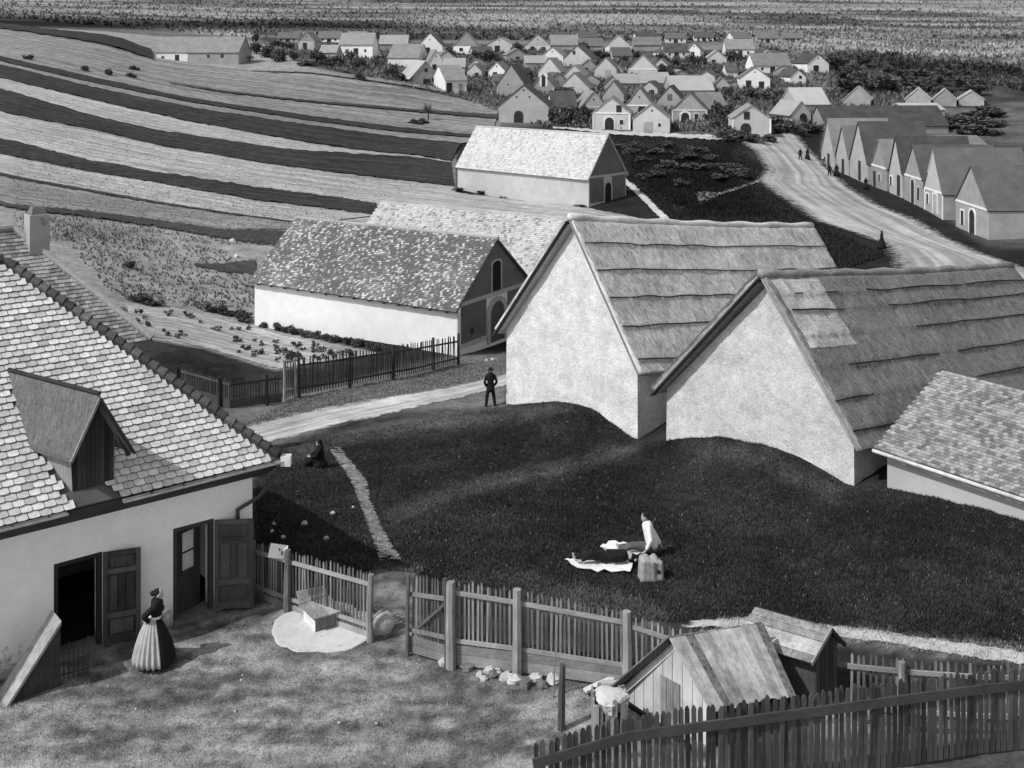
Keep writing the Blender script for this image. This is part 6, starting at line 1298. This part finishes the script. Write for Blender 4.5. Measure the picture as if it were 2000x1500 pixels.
STEM = MB().tube([(0, 0, -.3), (.03, .02, .35), (0, .05, .8)], [.09, .06, .02], 6); STEM.tube([(.02, .01, .3), (.3, .1, .75)], [.045, .015], 5); STEM.tube([(.02, .01, .25), (-.28, .15, .7)], [.045, .015], 5); STEMM = STEM.mesh('stem', 'twig')
def bush(px, py, r, h, lab, kind='d', grp='bushes and trees of the far village', name='bush'):
    p = gp(px, py); t = thing(name, lab, 'tree' if name == 'tree' else 'bush', p, random.uniform(0, 6), grp)
    link('crown', random.choice(BM[kind]), t, (0, 0, 0 if name == 'bush' else h * .25), (0, 0, 0), (r, r, h / 1.35)); link('stem' if name == 'bush' else 'trunk', STEMM, t, (0, 0, 0), (0, 0, 0), (r * .8, r * .8, h * .75))
rb = random.Random(5)
def bushes(lab, pix, kind='d', rs=(1.2, 2.4), hs=(1.4, 3.0), name='bush', grp=None):
    for px, py in pix: bush(px, py, rb.uniform(*rs), rb.uniform(*hs), lab, kind, grp or ('growth: ' + lab), name)
bushes('dark bush among the houses on the upper village hill', [(500, 105), (520, 112), (545, 120), (575, 118), (620, 120), (640, 128), (660, 124), (700, 132), (735, 128), (765, 150), (785, 158), (540, 90), (560, 95), (500, 84), (930, 112), (950, 118), (1010, 104), (1020, 114), (880, 112), (1140, 104), (1160, 112), (1180, 114), (1246, 112), (1290, 120), (1300, 126), (1320, 128), (1350, 124), (1370, 126)])
bushes('grey leafless bush on the slope under the village', [(480, 120), (600, 128), (690, 122), (1000, 112), (1040, 118), (1220, 118), (1340, 134), (1390, 140), (1430, 118), (1400, 150)], 'p')
bushes('dark bush between the lower cellar houses', [(1080, 240), (1100, 246), (1118, 240), (1140, 238), (1136, 248), (1300, 150), (1310, 160), (1330, 146), (1385, 240), (1400, 250), (1410, 232), (1420, 244), (1095, 190), (1110, 188), (1030, 158)], 'd', (1.2, 2.2), (1.5, 3.2))
bushes('dark thicket bush beside the detached cellar house', [(1400, 196), (1420, 190), (1440, 200), (1455, 188), (1470, 192), (1500, 196), (1520, 190), (1520, 215), (1530, 226), (1515, 248), (1535, 256), (1550, 262), (1570, 258), (1590, 254), (1418, 270), (1440, 276), (1470, 280), (1500, 278)], 'd', (1.4, 2.6), (1.0, 2.2))
bushes('dark tree of the wood on the far right hillside', [(x + rb.uniform(-12, 12), y + rb.uniform(-5, 5)) for x, y in [(1630, 120), (1640, 135), (1650, 155), (1665, 140), (1680, 165), (1690, 130), (1700, 175), (1720, 160), (1735, 145), (1750, 178), (1765, 150), (1780, 168), (1800, 155), (1815, 180), (1830, 165), (1850, 150), (1865, 176), (1880, 160), (1905, 172), (1920, 184), (1720, 182), (1655, 178), (1790, 186), (1845, 190)]], 'd', (2.0, 3.8), (1.6, 3.0), 'tree')
bushes('dark bush on the bank at the right end of the cellar row', [(1905, 236), (1880, 250), (1915, 262), (1925, 246), (1895, 262), (1868, 240), (1930, 228)], 'd', (2.5, 4), (1.2, 2.2))
bushes('scrub bush in the dark gully below the road', [(1230, 300), (1255, 315), (1290, 300), (1310, 330), (1340, 310), (1365, 330), (1390, 312), (1420, 330), (1280, 345), (1330, 365), (1400, 350), (1440, 345), (1250, 350), (1300, 290), (1360, 295), (1240, 285), (1215, 290)], 'd', (1.0, 2.2), (.5, 1.2))
bushes('small round bush on the grey stubble field', [(165, 140), (210, 148), (257, 152), (262, 138), (55, 118)], 'd', (.7, 1.1), (.9, 1.5))
bushes('low dark shrub in the field near the bare tree', [(806, 243), (818, 244), (826, 242)], 'd', (.8, 1.2), (.8, 1.2))
bush(704, 156, 1.2, 1.8, 'single round dark bush at the edge of the upper field', 'd', None)
bushes('weed clump along the foot of the white press house wall', [(515, 640), (545, 646), (580, 653), (620, 661), (655, 668), (700, 676), (730, 684), (640, 664), (600, 657), (562, 650), (680, 673)], 'd', (.35, .6), (.3, .5))
bushes('low tuft along the foot of the steep roofed barn', [(895, 373), (940, 380), (985, 386), (1030, 391), (1070, 396), (1110, 400), (1135, 404)], 'd', (.5, .9), (.3, .55))
bushes('dark clod at the edge of the garden bed', [(255, 524), (405, 606), (430, 612), (270, 590), (300, 597), (455, 618), (480, 628)], 'd', (.5, .8), (.35, .6))
# bare tree by the field
p = gp(836, 236); t = thing('tree', 'small bare tree with twiggy crown standing at the field edge', 'tree', p)
tm = MB(); tm.tube([(0, 0, -.3), (.05, 0, 1.0), (0, .05, 1.7)], [.16, .12, .09], 7); tm.build('trunk', 'twig', t)
cm = MB(); rr = random.Random(2)
for i in range(26):
    a = rr.uniform(0, 6.28); e = rr.uniform(.2, 1.3); d = Vector((math.cos(a) * math.cos(e), math.sin(a) * math.cos(e), math.sin(e))); b0 = Vector((0, .05, rr.uniform(1.1, 1.7))); b1 = b0 + d * rr.uniform(.8, 1.5); cm.tube([b0, b0.lerp(b1, .5) + Vector((0, 0, .1)), b1], [.045, .03, .012], 4)
    for k in range(7):
        d2 = (d + Vector((rr.uniform(-.7, .7), rr.uniform(-.7, .7), rr.uniform(-.2, .7)))).normalized(); q = b0.lerp(b1, rr.uniform(.4, 1)); cm.tube([q, q + d2 * rr.uniform(.4, .9)], [.022, .008], 3)
cm.build('crown', 'twig', t)
# plants in the garden bed
pm = [MB().add(*leaf_cloud(60, .3, .18, .09, 70 + i, 4)).mesh('garden_plant', 'leaf') for i in range(3)]
for i in range(58):
    px = random.uniform(258, 690); lo = np.interp(px, [250, 420, 540, 640, 736], [604, 626, 660, 684, 694]); hi = np.interp(px, [250, 330, 420, 545, 600, 736], [648, 658, 682, 716, 708, 694])
    if hi - lo < 4: continue
    o = link('garden_plant', random.choice(pm), None, gp(px, random.uniform(lo, hi)), (0, 0, random.uniform(0, 6)), (random.uniform(.6, 1.1),) * 3); tag(o, 'dark leafy plant set out on the pale garden bed', 'plant', 'plants in the garden bed')
# uncountable growth: grass on the slope, dry tufts by the lane and yard, vine stocks on the plots
def tufts(name, label, poly, n, hgt, wid, mat, blades=3, maxtone=None, cat='grass'):
    poly = np.array(poly, float); lo, hi = poly.min(0), poly.max(0); q = rng.uniform(lo, hi, (n * 3, 2)); q = q[sdf(poly, q[:, 0], q[:, 1]) > 0][:n]
    P = unproj(q[:, 0], q[:, 1]); k = len(P); ang = rng.uniform(0, 6.28, (k, blades)); ln = rng.uniform(.3, 1.0, (k, blades)); h = hgt * rng.uniform(.5, 1.25, (k, blades))
    base = P[:, None, :] + np.stack([np.cos(ang) * .03, np.sin(ang) * .03, -.01 + 0 * ang], -1)
    side = np.stack([-np.sin(ang), np.cos(ang), 0 * ang], -1) * wid; tip = base + np.stack([np.cos(ang) * ln * h * .7, np.sin(ang) * ln * h * .7, h], -1)
    V_ = np.stack([base - side, base + side, tip], 2).reshape(-1, 3); F_ = np.arange(len(V_)).reshape(-1, 3)
    fu = np.clip(((P[:, 0] / P[:, 1]) - U0) / (U1 - U0) * (NU - 1), 0, NU - 1).astype(int); fv = np.clip((np.log(P[:, 1]) - V0) / (V1 - V0) * (NV - 1), 0, NV - 1).astype(int)
    o = link(name, np_mesh(name, V_, F_, mat, False, {'tone': np.repeat(tone[fv, fu], blades * 3)})); o['kind'] = 'stuff'; tag(o, label, cat); return o
SLOPE = [(500, 885), (600, 862), (990, 792), (1110, 782), (1180, 800), (1245, 866), (1310, 858), (1400, 848), (1500, 865), (1660, 955), (1735, 945), (2090, 1000), (2090, 1285), (1500, 1212), (1240, 1215), (900, 1150), (810, 1120), (740, 1110), (500, 1160)]
tufts('grass', 'short dark grass covering the mounds and slope', SLOPE, 110000, .085, .013, 'grass')
tufts('dry_grass', 'pale dry stalks scattered over the dark slope', SLOPE, 2600, .07, .014, 'grass_p', 2)
tufts('dry_grass', 'dry grass along the cart lane and garden fence', [(420, 860), (560, 785), (890, 705), (985, 700), (985, 735), (700, 785), (500, 830)], 9000, .1, .014, 'grass_p')
tufts('dry_grass', 'trodden grass scattered over the bare yard', [(-60, 1340), (500, 1200), (800, 1280), (1240, 1350), (1200, 1440), (1200, 1580), (-60, 1580)], 20000, .04, .009, 'grass')
tufts('dry_grass', 'dry weeds growing through the pale chalk path', [(1400, 1205), (2090, 1275), (2090, 1310), (1650, 1258), (1400, 1232)], 1800, .08, .012, 'grass_p')
tufts('vine_stocks', 'rows of small vine stocks on the grey plot left of the press house', [(100, 430), (300, 470), (440, 490), (500, 545), (498, 600), (420, 605), (260, 588), (200, 560)], 1500, .2, .035, 'leaf', 4, cat='vines')
tufts('field_weeds', 'weeds and stubble speckling the striped fields', [(27, 75), (300, 125), (870, 195), (890, 330), (560, 480), (27, 470)], 14000, .25, .05, 'leaf_g', 2, cat='weeds')
tufts('hill_scrub', 'scrub speckling the hillside above the village', [(480, 74), (1400, 84), (1640, 118), (1900, 160), (2060, 190), (2060, -30), (-60, -30), (-60, 30)], 12000, .9, .4, 'grass', 4, cat='scrub')
tufts('village_scrub', 'rough gardens and scrub between the village houses', [(480, 84), (1640, 110), (1900, 190), (1500, 262), (1060, 250), (900, 195), (600, 125)], 9000, .8, .22, 'leaf_g', 4, cat='scrub')
tufts('gully_grass', 'rough dark grass in the gully between barn and road', [(1200, 270), (1430, 268), (1490, 330), (1470, 355), (1600, 440), (1730, 500), (1640, 530), (1590, 440), (1320, 440), (1210, 340)], 14000, .3, .05, 'grass', 4)
for o in WORLD_PARENTS:
    if '_w' in o: del o['_w']
